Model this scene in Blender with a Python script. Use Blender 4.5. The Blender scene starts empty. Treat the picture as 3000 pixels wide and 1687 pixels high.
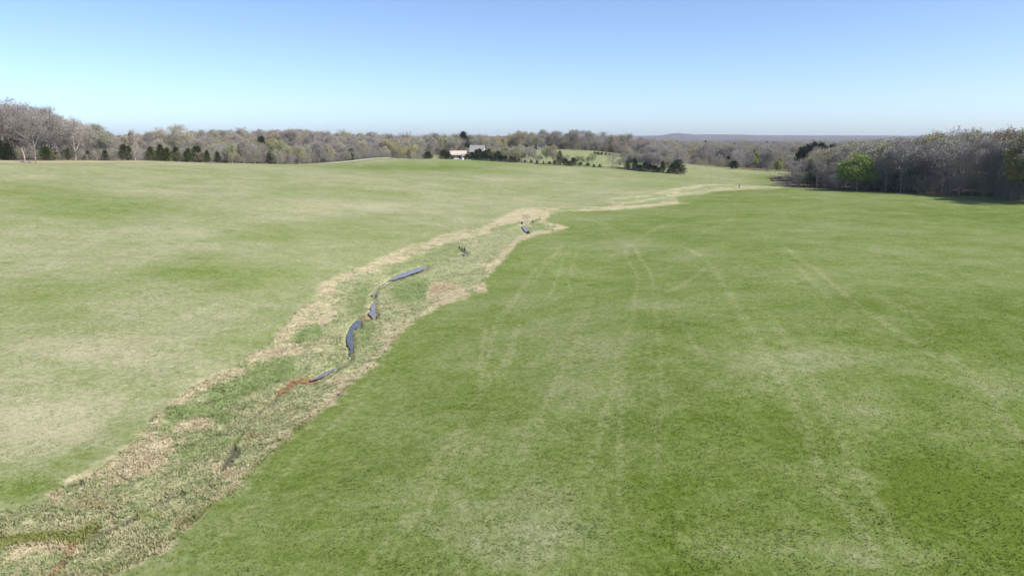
import bpy, math, random
import numpy as np
from mathutils import Vector, Matrix

random.seed(7)
RNG = np.random.default_rng(11)
R = math.radians
S = bpy.context.scene
COL = S.collection

# ------------------------------------------------------------------ camera, sky, sun, exposure
CAM_H = 18.0
FPX = 2142.0                      # focal length in pixels of the 3000 px wide photograph
PITCH = math.atan((843.5 - 406.0) / FPX)
cam = bpy.data.cameras.new('camera')
cam.sensor_width = 36.0
cam.lens = 36.0 * FPX / 3000.0
cam.clip_start = 0.5
cam.clip_end = 40000.0
cam_ob = bpy.data.objects.new('camera', cam)
cam_ob.location = (0, 0, CAM_H)
cam_ob.rotation_euler = (math.pi / 2 - PITCH, 0, 0)
COL.objects.link(cam_ob)
S.camera = cam_ob

SUN_EL, SUN_AZ = R(41), R(112)     # azimuth clockwise from the view direction (+Y)
world = bpy.data.worlds.new('World')
S.world = world
world.use_nodes = True
wn = world.node_tree.nodes
bg = wn['Background']
sky = wn.new('ShaderNodeTexSky')
sky.sky_type = 'NISHITA'
sky.sun_disc = False
sky.sun_elevation = SUN_EL
sky.sun_rotation = SUN_AZ
sky.altitude = 150
sky.air_density = 0.55
sky.dust_density = 1.0
sky.ozone_density = 2.5
world.node_tree.links.new(sky.outputs[0], bg.inputs[0])
bg.inputs[1].default_value = 0.128

sun = bpy.data.lights.new('sun', 'SUN')
sun.energy = 4.0
sun.angle = R(0.5)
sun.color = (1.0, 0.95, 0.87)
sun_ob = bpy.data.objects.new('sun', sun)
sd = Vector((math.sin(SUN_AZ) * math.cos(SUN_EL), math.cos(SUN_AZ) * math.cos(SUN_EL), math.sin(SUN_EL)))
sun_ob.rotation_euler = sd.to_track_quat('Z', 'Y').to_euler()
sun_ob.location = sd * 200
COL.objects.link(sun_ob)

S.view_settings.view_transform = 'Standard'
S.view_settings.look = 'None'
S.view_settings.exposure = 0.8
S.view_settings.gamma = 1
S.view_settings.use_curve_mapping = False
cy = S.cycles
cy.max_bounces = 4
cy.diffuse_bounces = 2
cy.glossy_bounces = 2
cy.transmission_bounces = 2
cy.volume_bounces = 0
cy.transparent_max_bounces = 4
cy.use_denoising = True
cy.sample_clamp_indirect = 4

# ------------------------------------------------------------------ photograph pixel <-> place
CP, SP = math.cos(PITCH), math.sin(PITCH)

def ray(px, py):
    u = (px - 1500.0) / FPX
    v = (843.5 - py) / FPX
    return u, CP + v * SP, -SP + v * CP

def at_y(px, py, Y):              # point of a pixel's ray at forward distance Y
    dx, dy, dz = ray(px, py)
    k = Y / dy
    return dx * k, Y, CAM_H + dz * k

def at_z(px, py, z=0.0):          # point of a pixel's ray at height z
    dx, dy, dz = ray(px, py)
    k = (z - CAM_H) / dz
    return dx * k, dy * k, z

def project(x, y, z):
    d = y * CP - (z - CAM_H) * SP
    v = y * SP + (z - CAM_H) * CP
    d = np.where(d < 1.0, 1.0, d)
    return 1500 + FPX * x / d, 843.5 - FPX * v / d

# ------------------------------------------------------------------ terrain
def sstep(a, b, x):
    t = np.clip((x - a) / (b - a), 0, 1)
    return t * t * (3 - 2 * t)

def vnoise(x, y, seed=0):
    xi = np.floor(x).astype(np.int64); yi = np.floor(y).astype(np.int64)
    xf = x - xi; yf = y - yi
    def h(a, b):
        n = (a * 374761393 + b * 668265263 + seed * 144665) & 0xffffffff
        n = ((n ^ (n >> 13)) * 1274126177) & 0xffffffff
        return ((n ^ (n >> 16)) & 0xffff) / 65535.0
    u = xf * xf * (3 - 2 * xf); v = yf * yf * (3 - 2 * yf)
    return (h(xi, yi) * (1 - u) + h(xi + 1, yi) * u) * (1 - v) + (h(xi, yi + 1) * (1 - u) + h(xi + 1, yi + 1) * u) * v

ctrl = []
for px, py, Y in [(-350, 480, 175), (-150, 478, 195), (0, 475, 212), (250, 475, 238), (500, 475, 272), (750, 481, 320), (880, 482, 350),
                  (1000, 475, 372), (1130, 464, 400), (1240, 465, 402), (1350, 468, 402), (1500, 478, 400),
                  (1700, 490, 396), (1850, 500, 388), (2000, 514, 372), (2150, 498, 435), (2290, 510, 420),
                  (1750, 445, 540), (1620, 436, 590), (1880, 462, 530), (1480, 445, 560), (1360, 455, 500), (2050, 486, 450)]:
    ctrl.append(at_y(px, py, Y))
for px, py, z in [(0, 1560, -0.6), (300, 1400, -0.8), (650, 1380, -1.0), (900, 1110, -1.1), (1040, 970, -1.2), (1200, 800, -1.2),
                  (1530, 670, -1.2), (1800, 600, -1.1), (2050, 552, -1.0), (1500, 1687, 0.2), (2200, 1687, 0.5), (3000, 1687, 1.0),
                  (1800, 1000, 0.1), (2500, 1000, 0.6), (3000, 1000, 1.0), (2000, 700, 0.0), (2600, 650, 0.5), (3000, 640, 0.9),
                  (2300, 548, -0.2), (2650, 566, 0.2), (3000, 598, 0.9), (2200, 590, -0.5)]:
    ctrl.append(at_z(px, py, z))
ctrl += [(-42, 70, 1.6), (-25, 70, 0.3), (-60, 105, 3.6), (-30, 105, 1.0), (-80, 150, 6.0), (-40, 150, 2.4), (-110, 185, 8.4), (-60, 230, 5.0),
         (-20, 250, 2.4), (10, 300, 2.2), (50, 320, 0.6), (-100, 290, 7.2), (-40, 340, 5.0),
         (-50, 30, 1.5), (-120, 60, 6.0), (0, 5, 0.0), (40, 5, 0.8), (0, -60, 0.5), (-100, -60, 4), (120, -60, 1.5), (140, 120, 1.6),
         (-170, 270, 10.5), (-260, 300, 11.0), (-120, 400, 4.5), (-60, 440, 3.5), (-180, 480, 8.0), (-240, 620, 11.0), (-120, 640, 10.0), (-30, 600, 6.0),
         (250, 300, 1.5), (250, 500, -2.5), (150, 560, -1.5), (300, 200, 3.0), (200, 700, -3.0), (-350, 500, 8.0), (-300, 100, 10)]
CT = np.array(ctrl)

def tps_fit(P, lam=60.0):
    n = len(P)
    A = np.zeros((n + 3, n + 3))
    d2 = ((P[:, None, :2] - P[None, :, :2]) ** 2).sum(-1)
    A[:n, :n] = 0.5 * d2 * np.log(d2 + 1e-9) + np.eye(n) * lam
    A[:n, n] = 1; A[:n, n + 1:] = P[:, :2]
    A[n, :n] = 1; A[n + 1:, :n] = P[:, :2].T
    return np.linalg.solve(A, np.concatenate([P[:, 2], np.zeros(3)]))
TW = tps_fit(CT)

def base_h(x, y):
    x = np.atleast_1d(np.asarray(x, float)); y = np.atleast_1d(np.asarray(y, float))
    r = np.hypot(x, y)
    out = np.zeros(x.shape)
    near = r < 900
    xn, yn = x[near], y[near]
    z = np.full(xn.shape, TW[len(CT)]) + TW[-2] * xn + TW[-1] * yn
    for i in range(len(CT)):
        d2 = (xn - CT[i, 0]) ** 2 + (yn - CT[i, 1]) ** 2
        z += TW[i] * 0.5 * d2 * np.log(d2 + 1e-9)
    out[near] = np.clip(z, -6, 14)
    far = -3.5 + 5 * (vnoise(x / 420, y / 420, 3) - 0.5) + 6 * (vnoise(x / 1400 + 9, y / 1400, 4) - 0.5)
    ang = np.degrees(np.arctan2(x, np.maximum(y, 1)))
    ridge = 24 * sstep(4200, 7000, r) + 9 * sstep(4200, 7000, r) * (vnoise(ang * 0.16 + 50, r / 3000, 5) - 0.2)
    knob = 26 * np.exp(-((ang - 12.6) / 1.5) ** 2 - ((r - 5600) / 500) ** 2) + 12 * np.exp(-((ang - 15.5) / 3.6) ** 2 - ((r - 6400) / 700) ** 2)
    knob += 12 * np.exp(-((ang + 25) / 7) ** 2 - ((r - 3800) / 600) ** 2)
    far = far + ridge + knob
    w = sstep(560, 880, r)
    out = out * (1 - w) + far * w
    und = 0.5 * (vnoise(x / 17, y / 17, 1) - 0.5) + 0.16 * (vnoise(x / 4.5, y / 4.5, 2) - 0.5)
    return out + und * (1 - sstep(400, 600, r)) * sstep(10, 60, r)

# ------------------------------------------------------------------ what grows and lies where on the ground
LEFT = [(2330, 545), (2200, 544), (2070, 539), (2027, 543), (1961, 553), (1930, 561), (1891, 572), (1813, 578), (1784, 582), (1786, 592), (1806, 598), (1782, 603), (1666, 606), (1542, 609),
        (1510, 615), (1472, 633), (1433, 654), (1410, 666), (1355, 675), (1278, 691), (1247, 710), (1200, 718), (1145, 741), (1091, 767), (1070, 779), (1023, 791), (981, 809),
        (940, 836), (928, 851), (928, 868), (910, 889), (872, 905), (845, 937), (806, 984), (768, 1020), (735, 1030), (710, 1062), (664, 1087), (630, 1099), (599, 1115), (549, 1140), (506, 1177),
        (490, 1195), (471, 1205), (447, 1224), (431, 1252), (400, 1289), (374, 1307), (326, 1343), (290, 1371), (250, 1392), (193, 1419), (151, 1443), (133, 1467), (60, 1490), (-60, 1510), (-300, 1560)]
RIGHT = [(2330, 549), (2200, 555), (2093, 561), (2062, 570), (2015, 574), (1984, 578), (1984, 590), (2027, 596), (1961, 600), (1899, 609), (1821, 615), (1743, 617), (1646, 618), (1611, 625), (1608, 636),
         (1596, 646), (1619, 654), (1666, 664), (1643, 675), (1588, 685), (1530, 702), (1511, 718), (1487, 749), (1456, 780), (1445, 796), (1417, 822), (1430, 838), (1420, 852), (1403, 857), (1370, 868),
         (1332, 880), (1290, 898), (1240, 922), (1204, 946), (1189, 957), (1163, 987), (1136, 1029), (1100, 1067), (1053, 1103), (1017, 1136), (975, 1177), (928, 1217), (897, 1245), (866, 1270), (829, 1307),
         (788, 1335), (757, 1370), (711, 1420), (663, 1458), (627, 1473), (597, 1506), (558, 1540), (513, 1582), (470, 1621), (422, 1639), (362, 1666), (317, 1687), (240, 1760), (-100, 1900), (-600, 1900)]
POLY = np.array(LEFT + RIGHT[::-1], float)

TAN = [([(2300, 547), (2150, 548), (2050, 550), (1960, 566), (1860, 586), (1790, 592), (1800, 605), (1700, 611), (1600, 613)], 13, .34), ([(1980, 593), (1900, 602), (1700, 616)], 4, .8),
       ([(1560, 618), (1480, 640), (1420, 668), (1300, 696), (1220, 722), (1150, 755), (1060, 790), (980, 820), (938, 846)], 18, .62), ([(1500, 640), (1560, 630), (1600, 640)], 22, .8),
       ([(1660, 664), (1610, 660), (1600, 680), (1530, 700), (1495, 735), (1440, 785)], 13, .9), ([(1420, 838), (1400, 846)], 12, .9),
       ([(1262, 862), (1300, 850), (1345, 866)], 24, 1), ([(1260, 905), (1300, 888), (1370, 868)], 8, 1),
       ([(905, 900), (850, 955), (812, 985)], 20, .7), ([(960, 890), (940, 930), (900, 960)], 32, .55), ([(740, 1040), (800, 1030), (860, 1018)], 18, .9),
       ([(515, 1178), (580, 1140), (660, 1112), (700, 1095)], 20, .7), ([(468, 1215), (420, 1285), (350, 1345), (270, 1390), (170, 1445)], 28, .6), ([(540, 1245), (610, 1235)], 22, .8),
       ([(460, 1300), (430, 1350), (330, 1400)], 40, .55), ([(1240, 918), (1190, 955), (1150, 990), (1110, 1045), (1060, 1090), (1000, 1140), (930, 1205), (880, 1250), (800, 1330)], 9, .7), ([(1190, 955), (1110, 1045), (1000, 1140), (880, 1250), (800, 1330)], 34, .36),
       ([(1150, 985), (1120, 1020)], 40, .5), ([(780, 1340), (700, 1410), (640, 1470), (570, 1530), (480, 1612), (400, 1648), (300, 1700)], 11, .65), ([(640, 1380), (690, 1400)], 20, .6),
       ([(230, 1610), (100, 1595), (40, 1620)], 16, .8)]
MUD = [([(925, 1110), (890, 1112), (858, 1120), (838, 1135), (816, 1152)], 9, 1.0), ([(210, 1595), (180, 1650), (140, 1690)], 13, .6), ([(560, 1525), (530, 1535)], 18, .35),
       ([(1100, 925), (1075, 930)], 10, .6), ([(1270, 845), (1320, 838)], 12, .35), ([(735, 1285), (760, 1280)], 9, .5), ([(240, 1475), (300, 1480)], 11, .4)]
DARK = [([(816, 1152), (790, 1180), (760, 1203), (735, 1228), (718, 1262), (700, 1292), (690, 1312)], 3.6, .85), ([(692, 1312), (684, 1335), (670, 1352), (656, 1376)], 9, .95), ([(700, 1330), (684, 1345), (676, 1362)], 8, .8),
        ([(640, 1400), (612, 1424), (590, 1440)], 3, .7), ([(540, 1448), (490, 1462), (445, 1476)], 4.5, .6), ([(400, 1516), (345, 1538), (300, 1560), (252, 1576)], 7, .95),
        ([(1120, 836), (1104, 856), (1096, 880)], 6, .5), ([(1060, 930), (1050, 945)], 8, .5), ([(1030, 1045), (1010, 1070), (985, 1082)], 6, .5), ([(1350, 732), (1365, 738)], 4, .8)]
WEED = [([(-40, 1600), (60, 1580), (150, 1572), (230, 1572), (280, 1545)], 18, 1), ([(400, 1515), (460, 1510)], 10, .6), ([(690, 1300), (705, 1290)], 9, .8)]
LUSH = [([(1800, 588), (1880, 583), (1950, 572)], 4, .42), ([(1830, 600), (1930, 594)], 3, .38), ([(1990, 562), (2080, 552)], 4, .38), ([(2060, 548), (2150, 546)], 3, .42), ([(1640, 613), (1780, 610)], 2.5, .42), ([(1960, 584), (1900, 590)], 3, .38), ([(1440, 672), (1500, 660), (1530, 648)], 5, .6), ([(1580, 640), (1560, 655)], 6, .7),
        ([(640, 1165), (700, 1130), (780, 1100), (840, 1080)], 30, .8), ([(520, 1215), (600, 1200), (660, 1220)], 22, .8), ([(880, 985), (925, 970)], 20, .8), ([(1180, 860), (1230, 845)], 30, .8),
        ([(1060, 860), (1040, 900)], 25, .6), ([(1160, 800), (1260, 760), (1330, 730)], 20, .5), ([(560, 1330), (640, 1290)], 30, .5), ([(1060, 1000), (1080, 960)], 20, .6), ([(1570, 665), (1620, 662)], 12, .6)]
TRACK = [([(1240, 1530), (1330, 1330), (1400, 1140), (1450, 960), (1560, 800), (1640, 740)], 8, .6), ([(1040, 1690), (1200, 1490), (1370, 1200), (1480, 1050), (1520, 960)], 10, .55), ([(1560, 1690), (1660, 1500), (1740, 1330), (1800, 1120), (1822, 1000)], 11, .45),
         ([(2180, 930), (2330, 1180), (2420, 1420), (2560, 1600)], 16, .4), ([(2250, 920), (2400, 1150), (2520, 1400), (2680, 1640)], 16, .35), ([(2504, 887), (2700, 1020), (2860, 1100), (3000, 1290)], 9, .5), ([(2080, 780), (2140, 860), (2180, 930)], 6, .5),
         ([(1330, 1690), (1500, 1400), (1620, 1150), (1700, 980), (1730, 880)], 10, .4), ([(1914, 836), (1930, 950), (1940, 1180)], 7, .4), ([(1864, 860), (1850, 960), (1822, 1000)], 6, .45), ([(2000, 640), (1900, 680), (1829, 728)], 3.5, .5), ([(2150, 640), (2040, 690), (1960, 740)], 3.5, .4),
         ([(1829, 728), (1837, 755), (1872, 817), (1864, 860), (1854, 879)], 3.5, .8), ([(1860, 728), (1879, 759), (1910, 805), (1914, 836)], 3.5, .9), ([(2295, 720), (2334, 751), (2404, 798), (2454, 844), (2504, 887)], 6, .7),
         ([(2299, 759), (2338, 782), (2380, 829), (2435, 877)], 6, .6), ([(2004, 724), (2058, 751), (2081, 774)], 4, .8), ([(2081, 774), (2054, 794), (2011, 829), (1949, 856)], 5, .6),
         ([(1672, 724), (1643, 770), (1629, 825), (1600, 880)], 4, .6), ([(1699, 724), (1680, 766), (1668, 817), (1670, 852)], 4, .6), ([(1650, 714), (1623, 743), (1600, 770), (1560, 830)], 4, .6),
         ([(1822, 1000), (1815, 1200), (1815, 1330), (1812, 1450)], 10, .5), ([(1514, 967), (1491, 1060)], 6, .7), ([(1420, 960), (1402, 1090)], 7, .6), ([(1362, 1211), (1211, 1514)], 9, .45),
         ([(1444, 1211), (1339, 1456)], 9, .4), ([(2772, 1036), (2853, 1095), (2958, 1258)], 9, .5), ([(490, 945), (560, 920), (632, 893)], 8, .9), ([(0, 1110), (200, 1040), (490, 945)], 16, .35),
         ([(2170, 925), (2130, 850), (2090, 780)], 6, .5), ([(1600, 625), (1700, 640), (1780, 655)], 4, .4), ([(1165, 1010), (1010, 1215), (870, 1350), (640, 1580)], 9, .35), ([(2060, 1040), (2000, 960), (1990, 900)], 6, .35),
         ([(2740, 960), (2640, 900), (2560, 860)], 7, .4), ([(1730, 880), (1660, 980), (1600, 1050)], 8, .4), ([(1930, 1180), (1920, 1400)], 8, .35), ([(600, 445 + 37), (480, 481), (400, 481)], 3, .9)]
#        px    py    rx    ry   change of dryness
BLOB = [(330, 610, 330, 45, -.36), (60, 560, 150, 25, -.2), (620, 800, 250, 40, -.3), (880, 690, 260, 35, -.22), (150, 860, 150, 40, -.15), (400, 560, 200, 20, .1), (900, 610, 250, 28, .18), (300, 1020, 300, 45, .22),
        (550, 930, 200, 30, .2), (150, 1250, 240, 80, .30), (60, 1130, 200, 60, .12), (100, 1430, 160, 45, -.45), (380, 1260, 90, 60, -.3), (700, 1000, 120, 50, -.18), (250, 1330, 80, 40, -.25), (1150, 490, 200, 14, -.4), (1350, 500, 200, 15, -.35),
        (1750, 540, 200, 16, -.1), (1000, 530, 300, 20, .12), (1350, 600, 250, 20, .12), (1250, 640, 200, 18, -.1),
        (2200, 1070, 190, 50, .42), (2420, 1050, 150, 40, .32), (2530, 1220, 130, 90, .3), (1620, 1540, 160, 110, .38), (1450, 1590, 200, 80, .3), (1930, 880, 110, 30, .3), (1660, 1160, 130, 60, .32),
        (2480, 1400, 110, 80, .3), (2560, 1620, 220, 60, .42), (2150, 1600, 140, 50, .28), (2900, 1140, 110, 50, .36), (2720, 1060, 130, 40, .2), (2150, 880, 130, 40, .2), (1750, 1030, 120, 60, .25), (2820, 1320, 110, 60, .2),
        (1850, 720, 200, 25, .18), (2060, 760, 120, 30, .22), (2400, 830, 140, 40, .15), (1700, 640, 200, 20, .2), (2600, 700, 300, 40, -.08), (2350, 1270, 160, 70, -.15), (1900, 1500, 120, 60, -.1), (2700, 1400, 130, 90, -.12),
        (1400, 1300, 140, 80, .12), (1250, 1500, 160, 70, .12), (2750, 870, 150, 40, .1), (1550, 820, 150, 40, .08), (1120, 1350, 120, 80, -.05), (2900, 930, 140, 50, -.1), (2550, 620, 300, 20, -.08)]
FLOOR = []

def seg_mask(px, py, strokes):
    out = np.zeros(px.shape)
    for pts, r, val in strokes:
        p = np.array(pts, float)
        lo = p.min(0) - r * 1.6; hi = p.max(0) + r * 1.6
        m = (px > lo[0]) & (px < hi[0]) & (py > lo[1]) & (py < hi[1])
        if not m.any():
            continue
        x, y = px[m], py[m]
        best = np.full(x.shape, 1e9)
        for a, b in zip(p[:-1], p[1:]):
            d = b - a
            t = np.clip(((x - a[0]) * d[0] + (y - a[1]) * d[1]) / (d @ d), 0, 1)
            best = np.minimum(best, np.hypot(x - a[0] - t * d[0], y - a[1] - t * d[1]))
        out[m] = np.maximum(out[m], val * (1 - sstep(0.55 * r, 1.45 * r, best)))
    return out

def in_poly(px, py, P):
    ins = np.zeros(px.shape, bool)
    n = len(P)
    for i in range(n):
        x1, y1 = P[i]; x2, y2 = P[(i + 1) % n]
        c = ((y1 > py) != (y2 > py))
        with np.errstate(divide='ignore', invalid='ignore'):
            c &= px < (x2 - x1) * (py - y1) / (y2 - y1 + 1e-12) + x1
        ins ^= c
    return ins

def poly_edge(px, py, P):
    best = np.full(px.shape, 1e9)
    n = len(P)
    for i in range(n):
        a = P[i]; d = P[(i + 1) % n] - a
        t = np.clip(((px - a[0]) * d[0] + (py - a[1]) * d[1]) / (d @ d + 1e-9), 0, 1)
        best = np.minimum(best, np.hypot(px - a[0] - t * d[0], py - a[1] - t * d[1]))
    return best

POOLS = {  # outlines of the open water in the photograph
    'a': [(1240, 779), (1252, 782), (1246, 788), (1225, 797), (1195, 808), (1165, 818), (1140, 824), (1128, 834), (1121, 838), (1117, 833), (1131, 825), (1145, 814), (1165, 803), (1200, 791), (1225, 783)],
    'b': [(1104, 853), (1103, 860), (1096, 867), (1086, 869), (1084, 865), (1092, 858)],
    'c': [(1102, 881), (1101, 895), (1099, 912), (1106, 922), (1100, 930), (1092, 935), (1088, 927), (1080, 920), (1078, 914), (1087, 912), (1084, 898), (1094, 884)],
    'd': [(1042, 937), (1056, 940), (1060, 952), (1052, 961), (1040, 967), (1033, 980), (1038, 1000), (1036, 1018), (1034, 1035), (1029, 1050), (1024, 1045), (1026, 1025), (1016, 1008), (1012, 990), (1019, 968), (1030, 950)],
    'e': [(988, 1077), (984, 1084), (962, 1097), (938, 1108), (915, 1116), (905, 1114), (925, 1104), (946, 1091), (970, 1080)],
    'f': [(1528, 660), (1540, 664), (1549, 672), (1551, 680), (1541, 683), (1535, 674), (1528, 667)],
    'g': [(1350, 741), (1362, 742), (1371, 745), (1366, 749), (1352, 746)],
}

def masks(x, y, zb):
    """attributes of the ground at places x, y (zb: height before the channel is cut)"""
    n = len(x)
    px, py = project(x, y, zb)
    r = np.hypot(x, y)
    out = {k: np.zeros(n) for k in ('corr', 'tan', 'mud', 'dark', 'weed', 'lush', 'track', 'water')}
    front = (y > 12) & (y < 400) & (px > -400) & (px < 3400) & (py < 1950)
    c = front & (y < 345)
    idx = np.where(c)[0]
    pxx, pyy = px[idx], py[idx]
    wob = 1.0 * (vnoise(x[idx] / 1.2, y[idx] / 1.2, 8) - .5) * (420 / np.maximum(y[idx], 20)) + 2.2 * (vnoise(x[idx] / 4, y[idx] / 4, 9) - .5) * (300 / np.maximum(y[idx], 20))
    ins = in_poly(pxx + wob, pyy + wob * .5, POLY)
    bl = (pxx > POLY[:, 0].min()) & (pxx < 2400) & (pyy > 530)
    soft = np.interp(pyy, [540, 700, 1000, 1300, 1687], [1.5, 3.5, 9, 20, 36])
    nearp = bl & (pyy < 1950)
    sdist = np.where(ins, 99.0, -99.0)
    sdist[nearp] = np.where(ins[nearp], 1, -1) * poly_edge((pxx + wob)[nearp], (pyy + wob * .5)[nearp], POLY)
    frn = 1.6 * soft * (vnoise(x[idx] / .8, y[idx] / .8, 51) - .5)
    out['corr'][idx] = np.where(bl, sstep(-soft, soft, sdist + frn), 0)
    for k, st in (('tan', TAN), ('mud', MUD), ('dark', DARK), ('weed', WEED), ('lush', LUSH), ('track', TRACK)):
        out[k][idx] = seg_mask(pxx + wob * .8, pyy + wob * .4, st)
    w = np.zeros(len(idx))
    for P in POOLS.values():
        P = np.array(P, float)
        lo = P.min(0) - 12; hi = P.max(0) + 12
        m = (pxx > lo[0]) & (pxx < hi[0]) & (pyy > lo[1]) & (pyy < hi[1])
        if m.any():
            i2 = in_poly(pxx[m], pyy[m], P)
            d = poly_edge(pxx[m], pyy[m], P)
            w[m] = np.maximum(w[m], np.where(i2, 1.0, 1 - sstep(0, 6, d)))
    out['water'][idx] = w
    # dryness of the pasture, with lens and view-angle shading painted into it
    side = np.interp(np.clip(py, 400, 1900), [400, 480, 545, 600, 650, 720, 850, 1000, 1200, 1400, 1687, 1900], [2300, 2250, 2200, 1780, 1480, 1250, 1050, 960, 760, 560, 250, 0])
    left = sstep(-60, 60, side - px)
    dry = 0.25 - 0.19 * sstep(750, 1450, py) * sstep(1250, 2300, px) * (1 - left) + 0.29 * left  # lower right made greener to paint in lens falloff and view-angle darkening
    dry = dry - 0.10 * sstep(300, 420, y) * left
    for bx, by, rx, ry, v in BLOB:
        dry += (.8 if bx < 1000 else .52) * v * np.exp(-((px - bx) / rx) ** 2 - ((py - by) / ry) ** 2) * (y > 10)
    dry = np.where(front, dry, np.where(y <= 12, 0.3 + 0.25 * sstep(10, -40, x), 0.5))
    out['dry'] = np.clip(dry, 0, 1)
    # woodland floor
    fl = np.zeros(n)
    yl = np.interp(px, [-600, 0, 250, 500, 750, 900, 1000, 1150, 1240, 1300], [190, 222, 248, 282, 330, 360, 385, 418, 425, 600])
    fl = np.maximum(fl, sstep(0, 8, y - yl) * (px < 1300) * (y > 0))
    edge = np.interp(y, [0, 150, 205, 240, 275, 300, 340, 400, 440], [220, 185, 152, 128, 104, 108, 118, 140, 170])
    fl = np.maximum(fl, sstep(-2, 6, x - edge) * (y > -50) * (y < 460))
    fl = np.maximum(fl, sstep(455, 470, y) * (px >= 1850) + sstep(560, 620, y))
    fl = np.where(r > 640, 1, fl)
    out['floor'] = np.clip(fl, 0, 1)
    out['rough'] = (sstep(-14, -6, y - yl) * (1 - sstep(0, 8, y - yl))) * (px < 650) * (y > 0) + 0.9 * ((px > 880) & (px < 1150)) * (sstep(-13, -11, y - yl) * (1 - sstep(-6, -4, y - yl)))
    return out

def ground_z(x, y, with_masks=False):
    x = np.atleast_1d(np.asarray(x, float)); y = np.atleast_1d(np.asarray(y, float))
    zb = base_h(x, y)
    m = masks(x, y, zb)
    cut = 0.10 * m['water'] + 0.20 * m['water'] ** 2 + 0.14 * m['dark'] + 0.06 * m['mud']
    rough = m['corr'] * (0.16 * (vnoise(x / 0.9, y / 0.9, 21) - .5) + 0.18 * (vnoise(x / 2.6, y / 2.6, 22) - .5)) * (1 - m['water'])
    z = zb - cut + rough
    return (z, m) if with_masks else z

def gz(x, y):
    return float(ground_z([x], [y])[0])

# ------------------------------------------------------------------ node helper
class NT:
    def __init__(self, tree):
        self.t = tree; self.n = tree.nodes; self.l = tree.links
    def new(self, kind, **kw):
        nd = self.n.new(kind)
        for k, v in kw.items():
            setattr(nd, k, v)
        return nd
    def put(self, sock, v):
        if isinstance(v, bpy.types.NodeSocket):
            self.l.new(v, sock)
        elif v is not None:
            sock.default_value = v
    def math(self, op, a, b=None, c=None, clamp=False):
        nd = self.new('ShaderNodeMath', operation=op, use_clamp=clamp)
        for i, v in enumerate((a, b, c)):
            if v is not None:
                self.put(nd.inputs[i], v)
        return nd.outputs[0]
    def mix(self, f, a, b, blend='MIX'):
        nd = self.new('ShaderNodeMix', data_type='RGBA', blend_type=blend)
        self.put(nd.inputs[0], f)
        self.put(nd.inputs[6], a if isinstance(a, bpy.types.NodeSocket) else (*a, 1))
        self.put(nd.inputs[7], b if isinstance(b, bpy.types.NodeSocket) else (*b, 1))
        return nd.outputs[2]
    def noise(self, vec, scale, detail=2.0, rough=0.5):
        nd = self.new('ShaderNodeTexNoise')
        self.put(nd.inputs['Vector'], vec)
        nd.inputs['Scale'].default_value = scale
        nd.inputs['Detail'].default_value = detail
        nd.inputs['Roughness'].default_value = rough
        return nd.outputs[0]
    def remap(self, v, a, b, c=0.0, d=1.0):
        nd = self.new('ShaderNodeMapRange', interpolation_type='SMOOTHSTEP')
        self.put(nd.inputs[0], v)
        for i, q in enumerate((a, b, c, d)):
            nd.inputs[i + 1].default_value = q
        return nd.outputs[0]
    def ramp(self, f, stops):
        nd = self.new('ShaderNodeValToRGB')
        e = nd.color_ramp.elements
        e[0].position, e[0].color = stops[0][0], (*stops[0][1], 1)
        e[1].position, e[1].color = stops[-1][0], (*stops[-1][1], 1)
        for p, c in stops[1:-1]:
            q = e.new(p); q.color = (*c, 1)
        self.put(nd.inputs[0], f)
        return nd.outputs[0]

def material(name, rough=0.9, spec=0.15):
    m = bpy.data.materials.new(name)
    m.use_nodes = True
    nt = NT(m.node_tree)
    b = m.node_tree.nodes['Principled BSDF']
    b.inputs['Roughness'].default_value = rough
    b.inputs['Specular IOR Level'].default_value = spec
    return m, nt, b

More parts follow.
